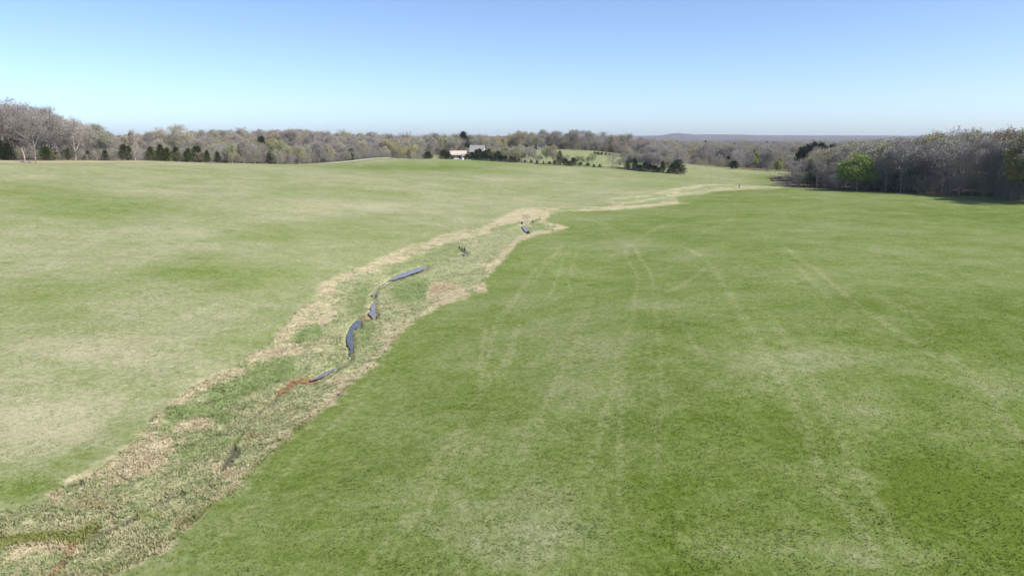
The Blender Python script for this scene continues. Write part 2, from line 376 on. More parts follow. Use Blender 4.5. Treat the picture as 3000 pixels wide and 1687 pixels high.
def meadow_colour(nt):
    """colour of the ground cover at a place, from the ground's attributes and noise in metres"""
    pos = nt.new('ShaderNodeNewGeometry').outputs['Position']
    a1 = nt.new('ShaderNodeAttribute', attribute_name='m1')
    a2 = nt.new('ShaderNodeAttribute', attribute_name='m2')
    a3 = nt.new('ShaderNodeAttribute', attribute_name='m3')
    s1 = nt.new('ShaderNodeSeparateColor'); nt.put(s1.inputs[0], a1.outputs['Color'])
    s2 = nt.new('ShaderNodeSeparateColor'); nt.put(s2.inputs[0], a2.outputs['Color'])
    s3 = nt.new('ShaderNodeSeparateColor'); nt.put(s3.inputs[0], a3.outputs['Color'])
    corr, tan, mud, dark = s1.outputs[0], s1.outputs[1], s1.outputs[2], a1.outputs['Alpha']
    dry, track, floor, rough = s2.outputs[0], s2.outputs[1], s2.outputs[2], a2.outputs['Alpha']
    weed, lush = s3.outputs[0], s3.outputs[1]
    nb = nt.noise(pos, 0.022, 3)
    nm = nt.noise(pos, 0.11, 4, 0.6)
    ns = nt.noise(pos, 0.55, 4, 0.6)
    nf = nt.noise(pos, 2.2, 4, 0.6)
    ng = nt.noise(pos, 7.0, 3, 0.65)
    d = nt.math('ADD', dry, nt.math('MULTIPLY', nt.math('SUBTRACT', nb, .5), .6))
    d = nt.math('ADD', d, nt.math('MULTIPLY', nt.math('SUBTRACT', nm, .5), .6))
    d = nt.math('ADD', d, nt.math('MULTIPLY', nt.math('SUBTRACT', ns, .5), .5))
    d = nt.math('ADD', d, nt.math('MULTIPLY', nt.math('SUBTRACT', nf, .5), .35), clamp=True)
    field = nt.ramp(d, [(0.0, (.094, .137, .020)), (.25, (.150, .190, .055)), (.5, (.215, .235, .112)), (.72, (.295, .288, .172)), (1.0, (.355, .325, .215))])  # green end deepened to strengthen the painted darkening at lower right
    # darker clover and weed clumps, gathered in loose colonies
    v = nt.new('ShaderNodeTexVoronoi'); v.inputs['Scale'].default_value = 0.9; nt.put(v.inputs['Vector'], pos)
    spot = nt.remap(nt.math('ADD', v.outputs['Distance'], nt.math('MULTIPLY', nf, .35)), .30, .44, 1, 0)
    colony = nt.remap(nt.noise(pos, .045, 4, .65), .53, .62)
    lone = nt.remap(nt.noise(pos, .33, 2), .66, .70)
    sp = nt.math('MULTIPLY', spot, nt.math('MAXIMUM', colony, lone))
    v2 = nt.new('ShaderNodeTexVoronoi'); v2.inputs['Scale'].default_value = 0.28; nt.put(v2.inputs['Vector'], pos)
    big = nt.remap(nt.math('ADD', v2.outputs['Distance'], nt.math('MULTIPLY', ns, .8)), .52, .68, 1, 0)
    big = nt.math('MULTIPLY', big, nt.remap(nt.noise(pos, .06, 3, .6), .52, .62))
    sp = nt.math('MAXIMUM', sp, nt.math('MULTIPLY', big, nt.remap(nf, .35, .6, .3, 1)))
    field = nt.mix(nt.math('MULTIPLY', sp, .45), field, (.062, .105, .028))
    # wheel tracks pressed pale into the grass
    tk = nt.math('MULTIPLY', track, nt.remap(nt.math('ADD', nf, nt.math('MULTIPLY', nm, .6)), .55, 1.0), clamp=True)
    field = nt.mix(nt.math('MULTIPLY', tk, .62), field, (.31, .31, .17))
    # rank grass of the wet strip
    tt = nt.math('ADD', tan, nt.math('MULTIPLY', nt.math('SUBTRACT', ns, .5), .9))
    tt = nt.math('ADD', tt, nt.math('MULTIPLY', nt.math('SUBTRACT', nf, .5), 1.3))
    tt = nt.math('ADD', tt, nt.math('MULTIPLY', nt.math('SUBTRACT', nt.noise(pos, .2, 3, .6), .5), 1.9))
    tt = nt.math('SUBTRACT', tt, nt.math('MULTIPLY', lush, .75))
    straw = nt.mix(nf, (.33, .28, .17), (.49, .435, .28))
    wet = nt.mix(nt.remap(ns, .35, .65), (.19, .235, .10), (.28, .295, .155))
    wet = nt.mix(nt.remap(nf, .35, .7), wet, (.33, .32, .18))
    wet = nt.mix(nt.math('MULTIPLY', lush, .8), wet, (.125, .19, .055))
    strip = nt.mix(nt.remap(tt, .15, .62), wet, straw)
    strip = nt.mix(nt.math('MULTIPLY', weed, nt.remap(nf, .3, .6, .4, 1)), strip, (.17, .185, .045))
    strip = nt.mix(nt.math('MULTIPLY', mud, nt.remap(nf, .3, .55, .35, 1)), strip, (.25, .14, .072))
    strip = nt.mix(nt.math('MULTIPLY', dark, nt.remap(nf, .25, .5, .5, 1)), strip, (.075, .065, .05))  # dark soil and water of the ditch, its shade painted into the colour
    col = nt.mix(corr, field, strip)
    col = nt.mix(nt.math('MULTIPLY', rough, nt.remap(nf, .25, .6, .4, 1), clamp=True), col, (.36, .32, .21))
    litter = nt.mix(nm, (.12, .095, .065), (.20, .165, .115))
    col = nt.mix(floor, col, litter)
    grain = nt.math('ADD', nt.math('MULTIPLY', ng, .9), .55)
    grain2 = nt.math('ADD', nt.math('MULTIPLY', nf, .5), .75)
    g = nt.math('MULTIPLY', grain, grain2)
    gc = nt.new('ShaderNodeCombineColor')
    for i in range(3):
        nt.put(gc.inputs[i], g)
    col = nt.mix(1.0, col, gc.outputs[0], 'MULTIPLY')
    hgt = nt.math('ADD', nt.math('MULTIPLY', ng, .10), nt.math('MULTIPLY', nf, .22))
    return col, hgt

M = {}
m, nt, b = material('meadow', 0.95, 0.05)
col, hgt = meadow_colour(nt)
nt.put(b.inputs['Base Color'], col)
bp = nt.new('ShaderNodeBump'); bp.inputs['Strength'].default_value = 0.6; bp.inputs['Distance'].default_value = 0.5
nt.put(bp.inputs['Height'], hgt); nt.put(b.inputs['Normal'], bp.outputs[0])
M['ground'] = m

m, nt, b = material('grass_blades', 0.8, 0.1)
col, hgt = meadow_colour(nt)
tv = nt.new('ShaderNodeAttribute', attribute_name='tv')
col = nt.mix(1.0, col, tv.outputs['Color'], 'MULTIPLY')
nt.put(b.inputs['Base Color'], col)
gn = nt.new('ShaderNodeNewGeometry').outputs['Normal']
vm = nt.new('ShaderNodeVectorMath', operation='SCALE'); nt.put(vm.inputs[0], gn); vm.inputs['Scale'].default_value = .3
va = nt.new('ShaderNodeVectorMath', operation='ADD'); nt.put(va.inputs[0], vm.outputs[0]); va.inputs[1].default_value = (0, 0, 1)
vn = nt.new('ShaderNodeVectorMath', operation='NORMALIZE'); nt.put(vn.inputs[0], va.outputs[0])
nt.put(b.inputs['Normal'], vn.outputs[0])
M['blades'] = m

def plain(name, c1, c2, scale=3.0, rough=0.85, spec=0.1, bump=0.0, tint=False, emit=None):
    m, nt, b = material(name, rough, spec)
    tc = nt.new('ShaderNodeTexCoord').outputs['Object']
    n = nt.noise(tc, scale, 4, .6)
    col = nt.mix(nt.remap(n, .3, .7), c1, c2)
    if tint:
        oi = nt.new('ShaderNodeObjectInfo')
        col = nt.mix(1.0, col, oi.outputs['Color'], 'MULTIPLY')
    nt.put(b.inputs['Base Color'], col)
    if bump:
        bp = nt.new('ShaderNodeBump'); bp.inputs['Strength'].default_value = bump
        nt.put(bp.inputs['Height'], n); nt.put(b.inputs['Normal'], bp.outputs[0])
    M[name] = m
    return m
plain('bark', (.17, .15, .135), (.40, .37, .335), 1.2, tint=True)
plain('twig', (.25, .23, .21), (.36, .335, .305), .5, tint=True)
plain('twig_plain', (.235, .215, .195), (.33, .305, .28), .5)
plain('leaf', (.75, .75, .75), (1.1, 1.1, 1.1), .8, .7, tint=True)
plain('cedar', (.030, .046, .016), (.085, .105, .038), .9, .8, tint=True)
plain('white_wall', (.72, .70, .66), (.80, .79, .76), .4)
plain('tan_roof', (.46, .36, .29), (.56, .46, .38), .8, .6)
plain('brown_trim', (.10, .065, .05), (.15, .10, .08), 1.5)
plain('grey_roof', (.20, .20, .20), (.29, .285, .28), 1.2)
plain('glass', (.02, .025, .03), (.04, .045, .05), .5, .08, .5)
plain('post_wood', (.10, .085, .07), (.20, .175, .15), 4)
plain('wire', (.18, .18, .18), (.26, .25, .24), 4, .5, .4)
plain('log', (.05, .042, .034), (.13, .11, .09), 2, bump=.4)
plain('rubble', (.22, .17, .14), (.40, .34, .29), 1.5)
plain('car_paint', (.72, .72, .72), (.78, .78, .78), .5, .3, .5)
plain('tyre', (.015, .015, .015), (.03, .03, .03), 4)
plain('far_wood', (.085, .075, .072), (.15, .135, .12), .02)

for wname, c1, c2 in (('water', (.17, .145, .15), (.23, .195, .19)), ('deep_water', (.07, .075, .08), (.11, .105, .10))):
    m, nt, b = material(wname, 0.2, 0.25)
    pos = nt.new('ShaderNodeNewGeometry').outputs['Position']
    nt.put(b.inputs['Base Color'], nt.mix(nt.remap(nt.noise(pos, 1.6, 3), .4, .65), c1, c2))
    bp = nt.new('ShaderNodeBump'); bp.inputs['Strength'].default_value = .15; bp.inputs['Distance'].default_value = .05
    nt.put(bp.inputs['Height'], nt.noise(pos, 5, 2)); nt.put(b.inputs['Normal'], bp.outputs[0])
    M[wname] = m


# ------------------------------------------------------------------ object helpers
def mesh_np(name, v, f, mats, attrs=None, smooth=False, mat_idx=None):
    me = bpy.data.meshes.new(name)
    v = np.asarray(v, np.float32)
    if isinstance(f, np.ndarray):
        k = f.shape[1]
        me.vertices.add(len(v)); me.vertices.foreach_set('co', v.ravel())
        me.loops.add(f.size); me.loops.foreach_set('vertex_index', f.astype(np.int32).ravel())
        me.polygons.add(len(f)); me.polygons.foreach_set('loop_start', np.arange(0, f.size, k, dtype=np.int32))
        me.polygons.foreach_set('loop_total', np.full(len(f), k, np.int32))
        me.update(calc_edges=True)
    else:
        me.from_pydata([tuple(p) for p in v.tolist()], [], f)
    for mt in mats:
        me.materials.append(mt)
    if mat_idx is not None:
        me.polygons.foreach_set('material_index', np.asarray(mat_idx, np.int32))
    if smooth:
        me.polygons.foreach_set('use_smooth', np.ones(len(me.polygons), bool))
    for an, a in (attrs or {}).items():
        at = me.attributes.new(an, 'FLOAT_COLOR', 'POINT')
        at.data.foreach_set('color', np.asarray(a, np.float32).ravel())
    me.update()
    return me

def link(name, me, parent=None):
    o = bpy.data.objects.new(name, me)
    COL.objects.link(o)
    if parent is not None:
        o.parent = parent
    return o

def tag(o, label=None, cat=None, group=None, kind=None):
    if label: o['label'] = label
    if cat: o['category'] = cat
    if group: o['group'] = group
    if kind: o['kind'] = kind
    return o

def empty(name, loc, rz=0.0, s=(1, 1, 1)):
    o = bpy.data.objects.new(name, None)
    o.empty_display_size = 0.5
    o.location = loc; o.rotation_euler = (0, 0, rz); o.scale = s
    COL.objects.link(o)
    return o

class MB:
    """collects boxes, tubes and loose triangles into one mesh"""
    def __init__(self):
        self.v = []; self.f = []; self.mi = []
    def box(self, a, b, mi=0):
        i = len(self.v)
        self.v += [(x, y, z) for z in (a[2], b[2]) for y in (a[1], b[1]) for x in (a[0], b[0])]
        for q in ((0, 2, 3, 1), (4, 5, 7, 6), (0, 1, 5, 4), (2, 6, 7, 3), (0, 4, 6, 2), (1, 3, 7, 5)):
            self.f.append(tuple(i + k for k in q)); self.mi.append(mi)
    def tube(self, pts, rad, n=5, mi=0, cap=True):
        i = len(self.v)
        pts = [Vector(p) for p in pts]
        for k, p in enumerate(pts):
            d = (pts[min(k + 1, len(pts) - 1)] - pts[max(k - 1, 0)])
            if d.length < 1e-6: d = Vector((0, 0, 1))
            d.normalize()
            s = d.cross(Vector((0.31, 0.95, 0.05)) if abs(d.z) > .7 else Vector((0, 0, 1))).normalized()
            t = d.cross(s)
            for j in range(n):
                a = 2 * math.pi * j / n
                self.v.append(tuple(p + (s * math.cos(a) + t * math.sin(a)) * rad[k]))
        for k in range(len(pts) - 1):
            for j in range(n):
                a, b = i + k * n + j, i + k * n + (j + 1) % n
                self.f.append((a, b, b + n, a + n)); self.mi.append(mi)
        if cap:
            self.f.append(tuple(i + (len(pts) - 1) * n + j for j in range(n))); self.mi.append(mi)
            self.f.append(tuple(i + j for j in range(n))[::-1]); self.mi.append(mi)
    def tri(self, a, b, c, mi=0):
        i = len(self.v)
        self.v += [tuple(a), tuple(b), tuple(c)]; self.f.append((i, i + 1, i + 2)); self.mi.append(mi)
    def poly(self, pts, mi=0):
        i = len(self.v)
        self.v += [tuple(p) for p in pts]; self.f.append(tuple(range(i, i + len(pts)))); self.mi.append(mi)
    def mesh(self, name, mats, smooth=False):
        return mesh_np(name, self.v, self.f, mats, smooth=smooth, mat_idx=self.mi)

# ------------------------------------------------------------------ ground sheet
rad = np.concatenate([np.geomspace(1.5, 24, 36)[:-1], np.geomspace(24, 120, 380)[:-1], np.geomspace(120, 420, 210)[:-1], np.geomspace(420, 9600, 150)])
fan = np.radians(np.linspace(-43, 43, 500))
back = np.radians(np.linspace(43, 317, 110))[1:-1]
ang = np.concatenate([fan, back])
NA, NR = len(ang), len(rad)
AA, RR = np.meshgrid(ang, rad)
gx = (RR * np.sin(AA)).ravel(); gy = (RR * np.cos(AA)).ravel()
gzv, gm = ground_z(gx, gy, True)

def attrs_of(mk):
    one = np.ones(len(mk['corr']))
    return {'m1': np.stack([mk['corr'], mk['tan'], mk['mud'], mk['dark']], 1),
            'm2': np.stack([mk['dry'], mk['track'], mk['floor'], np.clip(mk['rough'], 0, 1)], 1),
            'm3': np.stack([mk['weed'], mk['lush'], mk['water'], one], 1)}
ii, jj = np.meshgrid(np.arange(NR - 1), np.arange(NA), indexing='ij')
q = np.stack([ii * NA + jj, ii * NA + (jj + 1) % NA, (ii + 1) * NA + (jj + 1) % NA, (ii + 1) * NA + jj], -1).reshape(-1, 4)[:, ::-1]
gv = np.stack([gx, gy, gzv], 1)
ga = attrs_of(gm)
cen = len(gv)
gv = np.vstack([gv, [[0, 0, gz(0.01, 0.01)]]])
for k in ga:
    ga[k] = np.vstack([ga[k], ga[k][:1]])
ground_me = mesh_np('ground', gv, q, [M['ground']], ga, smooth=True)
ground = tag(link('ground', ground_me), 'wide rolling pasture of green and dry grass with a wet strip', 'pasture', kind='structure')

# ------------------------------------------------------------------ open water of the brook
for key, P in POOLS.items():
    P = np.array(P, float)
    cw = np.sign(np.sum(P[:, 0] * np.roll(P[:, 1], -1) - np.roll(P[:, 0], -1) * P[:, 1]))
    tg = np.roll(P, -1, 0) - np.roll(P, 1, 0)
    tg /= np.hypot(tg[:, 0], tg[:, 1])[:, None] + 1e-6
    P = P + cw * np.stack([-tg[:, 1], tg[:, 0]], 1) * 1.2
    c = P.mean(0)
    z0 = -1.1
    for _ in range(6):
        X, Y, _z = at_z(c[0], c[1], z0)
        z0 = float(base_h([X], [Y])[0])
    zs = []
    for p in P:
        X, Y, _z = at_z(p[0], p[1], z0)
        zs.append(float(base_h([X], [Y])[0]))
    zw = float(np.mean(zs)) - 0.05
    ring = []
    for k in range(len(P)):                      # rounded outline
        a, b2 = P[k], P[(k + 1) % len(P)]
        nn = np.array([-(b2 - a)[1], (b2 - a)[0]]) / (np.hypot(*(b2 - a)) + 1e-6)
        k_ = max(2, int(np.hypot(*(b2 - a)) / 3))
        for t_ in range(k_):
            ring.append(a + (b2 - a) * ((t_ + .5) / k_) + nn * random.uniform(-1.3, 1.3))
    pts = [at_z(p[0], p[1], zw) for p in ring]
    mb = MB()
    mb.poly(pts)
    o = link('stream', mb.mesh('stream', [M['deep_water' if key == 'd' else 'water']]))
    tag(o, 'still pool of the brook reflecting the sky in the wet strip', 'water', kind='structure')

# ------------------------------------------------------------------ grass as geometry
def blades(name, x, y, hmin, hmax, wid, nb, lean, colfn, label):
    z, mk = ground_z(x, y, True)
    keep = (mk['water'] < RNG.uniform(.3, 1.15, len(x))) & (mk['dark'] < RNG.uniform(.25, .95, len(x))) & (mk['floor'] < .3)
    x, y, z = x[keep], y[keep], z[keep]
    mk = {k: v[keep] for k, v in mk.items()}
    n = len(x)
    V = np.zeros((n, nb, 3, 3)); T = np.ones((n, nb, 3, 4))
    a = RNG.uniform(0, 2 * math.pi, (n, nb))
    hh = RNG.uniform(hmin, hmax, (n, 1)) * RNG.uniform(.6, 1.1, (n, nb))
    hh = hh * (0.55 + 0.9 * vnoise(x / 1.3, y / 1.3, 31))[:, None]
    wd = wid * RNG.uniform(.6, 1.3, (n, nb))
    ca, sa = np.cos(a), np.sin(a)
    ox = RNG.normal(0, wid * .9, (n, nb)); oy = RNG.normal(0, wid * .9, (n, nb))
    bx = x[:, None] + ox; by = y[:, None] + oy
    V[:, :, 0] = np.stack([bx - ca * wd, by - sa * wd, z[:, None] - .02 + 0 * a], -1)
    V[:, :, 1] = np.stack([bx + ca * wd, by + sa * wd, z[:, None] - .02 + 0 * a], -1)
    ln = hh * lean
    V[:, :, 2] = np.stack([bx - sa * ln, by + ca * ln, z[:, None] + hh], -1)
    tv = colfn(mk, n)
    T[..., :3] = tv[:, None, None, :] * RNG.uniform(.85, 1.15, (n, nb, 1, 1))
    at = {k: np.repeat(v, nb * 3, 0) for k, v in attrs_of(mk).items()}
    at['tv'] = T.reshape(-1, 4)
    v = V.reshape(-1, 3)
    f = np.arange(len(v)).reshape(-1, 3)
    o = link(name, mesh_np(name, v, f, [M['blades']], at))
    return tag(o, label, 'grass', kind='stuff')

N = 110000
rr = 23 * np.exp(RNG.random(N) * math.log(95 / 23)); aa = np.radians(RNG.uniform(-40, 40, N))
blades('pasture_grass', rr * np.sin(aa), rr * np.cos(aa), .03, .085, .02, 3, .5,
       lambda mk, n: np.stack([RNG.uniform(.95, 1.25, n)] * 3, 1), 'short green pasture grass covering the field')
N = 420000
rr = 26 * np.exp(RNG.random(N) * math.log(230 / 26)); aa = np.radians(RNG.uniform(-40, 24, N))
X, Y = rr * np.sin(aa), rr * np.cos(aa)
px, py = project(X, Y, base_h(X, Y))
k = in_poly(px, py, POLY)
X, Y = X[k], Y[k]
blades("rank_grass", X, Y, .05, .2, .022, 3, .8,
       lambda mk, n: np.stack([RNG.uniform(.85, 1.3, n)] * 3, 1) * np.array([1.04, 1.0, .95]), 'tall tangled straw and sedge growing along the brook')

# ------------------------------------------------------------------ tree prototypes (meshes at a height of 10 m)
def rot_dir(d, ang, rnd):
    ax = d.cross(Vector((rnd.uniform(-1, 1), rnd.uniform(-1, 1), rnd.uniform(-1, 1))))
    if ax.length < 1e-4: ax = Vector((1, 0, 0))
    return (Matrix.Rotation(ang, 3, ax.normalized()) @ d).normalized()

def grow(rnd, p, d, L, segs, wob, up):
    pts = [p.copy()]
    for _ in range(segs):
        d = (d + Vector((rnd.uniform(-wob, wob), rnd.uniform(-wob, wob), rnd.uniform(-wob, wob) + up))).normalized()
        p = p + d * (L / segs)
        pts.append(p.copy())
    return pts

def lerp_path(pts, t):
    f = t * (len(pts) - 1); i = min(int(f), len(pts) - 2); f -= i
    return pts[i].lerp(pts[i + 1], f), (pts[i + 1] - pts[i]).normalized()

def broadleaf(seed, stems=1, limbs=10, spread=3.6, lo=.28, elev=50, n2=6, n3=4, n4=9, leaves=0, lsize=.16, twigw=.026, trunk_r=.16, top=.72, cloud=4000, crx=3.7, cz=6.3, crz=3.75):
    rnd = random.Random(seed)
    T = MB(); C = MB()
    for sidx in range(stems):
        base = Vector((0, 0, 0)) if stems == 1 else Vector((rnd.uniform(-.5, .5), rnd.uniform(-.5, .5), 0))
        d0 = Vector((rnd.uniform(-.08, .08), rnd.uniform(-.08, .08), 1)) if stems == 1 else Vector((base.x * .8, base.y * .8, 1))
        tp = grow(rnd, base + Vector((0, 0, -.4)), d0.normalized(), 10 * top + .4, 6, .10, .05)
        r0 = trunk_r / math.sqrt(stems)
        T.tube(tp, [r0 * (1.25 if k == 0 else 1) * (1 - .13 * k) for k in range(7)], 6)
        nl = max(3, limbs // stems)
        for i in range(nl):
            t = lo + (1 - lo) * ((i + rnd.random() * .8) / nl)
            p, d = lerp_path(tp, min(t, .999))
            az = i * 2.4 + rnd.uniform(-.5, .5) + sidx
            el = R(elev + rnd.uniform(-14, 14) + 25 * t)
            dd = Vector((math.cos(az) * math.cos(el), math.sin(az) * math.cos(el), math.sin(el)))
            L = spread * (1.12 - .35 * t) * rnd.uniform(.75, 1.15)
            L = min(L, (10.2 - p.z) / max(.25, dd.z + .12))
            lp = grow(rnd, p, dd, L, 4, .16, .07)
            r1 = r0 * (.55 - .25 * t)
            T.tube(lp, [r1, r1 * .8, r1 * .6, r1 * .42, r1 * .25], 4, cap=False)
            for j in range(n2):
                t2 = .25 + .75 * (j + rnd.random()) / n2
                p2, d2 = lerp_path(lp, min(t2, .999))
                L2 = L * rnd.uniform(.30, .5)
                bp_ = grow(rnd, p2, rot_dir(d2, R(rnd.uniform(22, 55)), rnd), L2, 2, .2, .10)
                C.tube(bp_, [r1 * .34, r1 * .24, r1 * .14], 3, cap=False)
                for k in range(n3):
                    p3, d3 = lerp_path(bp_, min(.2 + .8 * (k + rnd.random()) / n3, .999))
                    L3 = L2 * rnd.uniform(.35, .65)
                    q = grow(rnd, p3, rot_dir(d3, R(rnd.uniform(20, 60)), rnd), L3, 2, .25, .10)
                    w = twigw * 1.1
                    s = Vector((rnd.uniform(-1, 1), rnd.uniform(-1, 1), rnd.uniform(-.4, .4))).normalized() * w
                    C.poly([q[0] - s, q[0] + s, q[1] + s * .7, q[2], q[1] - s * .7])
                    for m_ in range(n4):
                        p4, d4 = lerp_path(q, min(.1 + .9 * rnd.random(), .999))
                        d5 = rot_dir(d4, R(rnd.uniform(15, 70)), rnd)
                        L4 = rnd.uniform(.25, .6)
                        s = Vector((rnd.uniform(-1, 1), rnd.uniform(-1, 1), rnd.uniform(-.5, .5))).normalized() * twigw * .7
                        e = p4 + d5 * L4
                        C.tri(p4 - s, p4 + s, e)
                        for _ in range(leaves):
                            c = p4.lerp(e, rnd.uniform(.3, 1.1)) + Vector((rnd.uniform(-.12, .12), rnd.uniform(-.12, .12), rnd.uniform(-.12, .12)))
                            a = Vector((rnd.uniform(-1, 1), rnd.uniform(-1, 1), rnd.uniform(-1, 1))).normalized() * lsize * rnd.uniform(.6, 1.2)
                            b3 = Vector((rnd.uniform(-1, 1), rnd.uniform(-1, 1), rnd.uniform(-1, 1))).normalized() * lsize * rnd.uniform(.5, 1)
                            C.tri(c - a, c + a * .6 + b3, c + a - b3 * .6, 1)
    # fine outer twigs: fill lumps of the crown's outline
    lumps = []
    for i in range(16):
        u = rnd.uniform(-.75, 1); az = i * 2.4 + rnd.uniform(-.4, .4); q = math.sqrt(max(0, 1 - u * u)) * rnd.uniform(.45, .78)
        lumps.append((Vector((math.cos(az) * q * crx, math.sin(az) * q * crx, cz + u * crz * .68)), rnd.uniform(.24, .42) * crx))
    for _ in range(cloud):
        c, r_ = lumps[rnd.randrange(16)]
        d = Vector((rnd.gauss(0, 1), rnd.gauss(0, 1), rnd.gauss(0, 1) + .35)).normalized()
        p = c + d * r_ * rnd.random() ** .5
        if p.z < .6: continue
        out = (d + (p - Vector((0, 0, cz - 1.5))).normalized() + Vector((0, 0, .25))).normalized()
        out = rot_dir(out, R(rnd.uniform(0, 45)), rnd)
        s = Vector((rnd.uniform(-1, 1), rnd.uniform(-1, 1), rnd.uniform(-.5, .5))).normalized() * twigw * .62
        e = p + out * rnd.uniform(.3, .75)
        C.tri(p - s, p + s, e)
        for _ in range(leaves):
            q = p.lerp(e, rnd.uniform(0, 1.1)) + Vector((rnd.uniform(-.1, .1), rnd.uniform(-.1, .1), rnd.uniform(-.1, .1)))
            a = Vector((rnd.uniform(-1, 1), rnd.uniform(-1, 1), rnd.uniform(-1, 1))).normalized() * lsize * rnd.uniform(.6, 1.2)
            b3 = Vector((rnd.uniform(-1, 1), rnd.uniform(-1, 1), rnd.uniform(-1, 1))).normalized() * lsize * rnd.uniform(.5, 1)
            C.tri(q - a, q + a * .6 + b3, q + a - b3 * .6, 1)
    return T, C

def conifer(seed, shape, n=3600, size=.34, trunk=.13, bare=.04):
    """dense evergreen: shape(t) gives the crown's radius at relative height t"""
    rnd = random.Random(seed)
    T = MB(); C = MB()
    T.tube([(0, 0, -.4), (0, 0, 3), (.05, .05, 9)], [trunk, trunk * .8, trunk * .2], 6)
    lump = [(rnd.uniform(0, 6.28), rnd.uniform(.05, .98), rnd.choice((.6, .7, 1.2, 1.35)), 0) for _ in range(34)]
    ns = 70
    sprays = []
    for i in range(ns):
        t = bare + (1 - bare) * ((i + rnd.random()) / ns) ** .9
        sprays.append((t, i * 2.4 + rnd.uniform(-.5, .5), shape(t) * rnd.uniform(.62, 1.22), rnd.uniform(.05, .5)))
    for _ in range(n):
        t, az, L, rise = sprays[int(rnd.random() * ns) % ns]
        f = rnd.random() ** .6
        w = .22 + .5 * f * (1 - .5 * f)
        c = Vector((math.cos(az) * L * f, math.sin(az) * L * f, t * 10 + L * f * rise * .6)) + Vector((rnd.gauss(0, w), rnd.gauss(0, w), rnd.gauss(0, w * .8)))
        c.z = max(.05, c.z)
        out = Vector((math.cos(az) + rnd.uniform(-.6, .6), math.sin(az) + rnd.uniform(-.6, .6), rnd.uniform(.1, 1.2))).normalized()
        s = size * rnd.uniform(.5, 1.2)
        side = rot_dir(out, math.pi / 2, rnd) * s * .5
        C.tri(c - side, c + side, c + out * s * 1.5)
    for i in range(14):
        t = bare + .1 + .75 * i / 14; az = i * 2.4
        r_ = shape(t) * .8
        T.tube([(0, 0, t * 9), (math.cos(az) * r_ * .5, math.sin(az) * r_ * .5, t * 9.3), (math.cos(az) * r_, math.sin(az) * r_, t * 9.8)], [.05, .035, .015], 3, cap=False)
    return T, C

PROTO = {}
def reg(name, TC, leafmat='leaf', twigmat='twig'):
    T, C = TC
    PROTO[name] = (T.mesh(name + '_trunk', [M['bark']]), C.mesh(name + '_crown', [M[twigmat], M[leafmat]]))
for i in range(5):
    reg('bare%d' % i, broadleaf(100 + i, limbs=[10, 12, 9, 13, 11][i], spread=[4.0, 3.0, 4.4, 2.6, 3.4][i], lo=[.30, .35, .25, .4, .3][i], elev=[42, 58, 38, 62, 50][i], n4=6, crx=[4.1, 3.3, 4.4, 2.9, 3.7][i]))
for i in range(4):
    reg('bud%d' % i, broadleaf(200 + i, limbs=[10, 12, 9, 11][i], spread=[3.9, 3.1, 4.2, 3.4][i], lo=.28, elev=[45, 58, 40, 52][i], leaves=1, lsize=.12, n4=5, crx=[4.0, 3.4, 4.3, 3.6][i]), twigmat='twig_plain')
for i in range(2):
    reg('leafy%d' % i, broadleaf(300 + i, limbs=12, spread=[4.6, 3.6][i], lo=.18, elev=[40, 50][i], leaves=4, lsize=.17, n4=4, crx=[4.8, 3.8][i], cz=5.8, crz=4.2), twigmat='twig_plain')
for i in range(3):
    reg('brush%d' % i, broadleaf(400 + i, stems=4, limbs=12, spread=4.2, lo=.12, elev=[35, 45, 52][i], n2=4, n3=4, n4=6, leaves=[0, 1, 1][i], lsize=.13, twigw=.045, trunk_r=.2, cloud=1800, crx=4.6, cz=5.0, crz=4.9), twigmat='twig' if i == 0 else 'twig_plain')
reg('cedar0', conifer(501, lambda t: 4.6 * (1 - t) ** .55 * min(1, (t + .06) * 6)), twigmat='cedar')
reg('cedar1', conifer(502, lambda t: 3.7 * (1 - t) ** .6 * min(1, (t + .06) * 6)), twigmat='cedar')
reg('cedar2', conifer(503, lambda t: 5.4 * max(0, 1 - t) ** .42 * min(1, (t + .08) * 5), size=.42), twigmat='cedar')
reg('pine0', conifer(504, lambda t: 3.2 * math.sqrt(max(0, 1 - t)) * min(1, (t - .28) * 5 + .1), n=2200, size=.42, trunk=.17, bare=.32), twigmat='cedar')

def plant(proto, name, x, y, h, label, cat, group=None, col=(1, 1, 1), wood=(1, 1, 1), w=1.0, rz=None, z=None):
    tm, cm = PROTO[proto]
    s = h / 10.0
    zz = gz(x, y) if z is None else z
    o = empty(name, (x, y, zz), random.uniform(0, 6.28) if rz is None else rz, (s * w, s * w, s))
    tag(o, label, cat, group)
    t = link('trunk', tm, o); t.color = (*wood, 1)
    c = link('crown', cm, o)
    if proto[:3] == 'bar' or proto == 'brush0':
        c.color = (*wood, 1)
    else:
        c.color = (*col, 1)
    return o
# twigs of budding trees take the bud colour too, so bud colours stay close to bark
YEL, TANB, PALE, GRN, MAUVE, OLIVE = (.43, .42, .16), (.40, .325, .205), (.42, .405, .28), (.15, .23, .045), (.33, .30, .275), (.30, .31, .14)

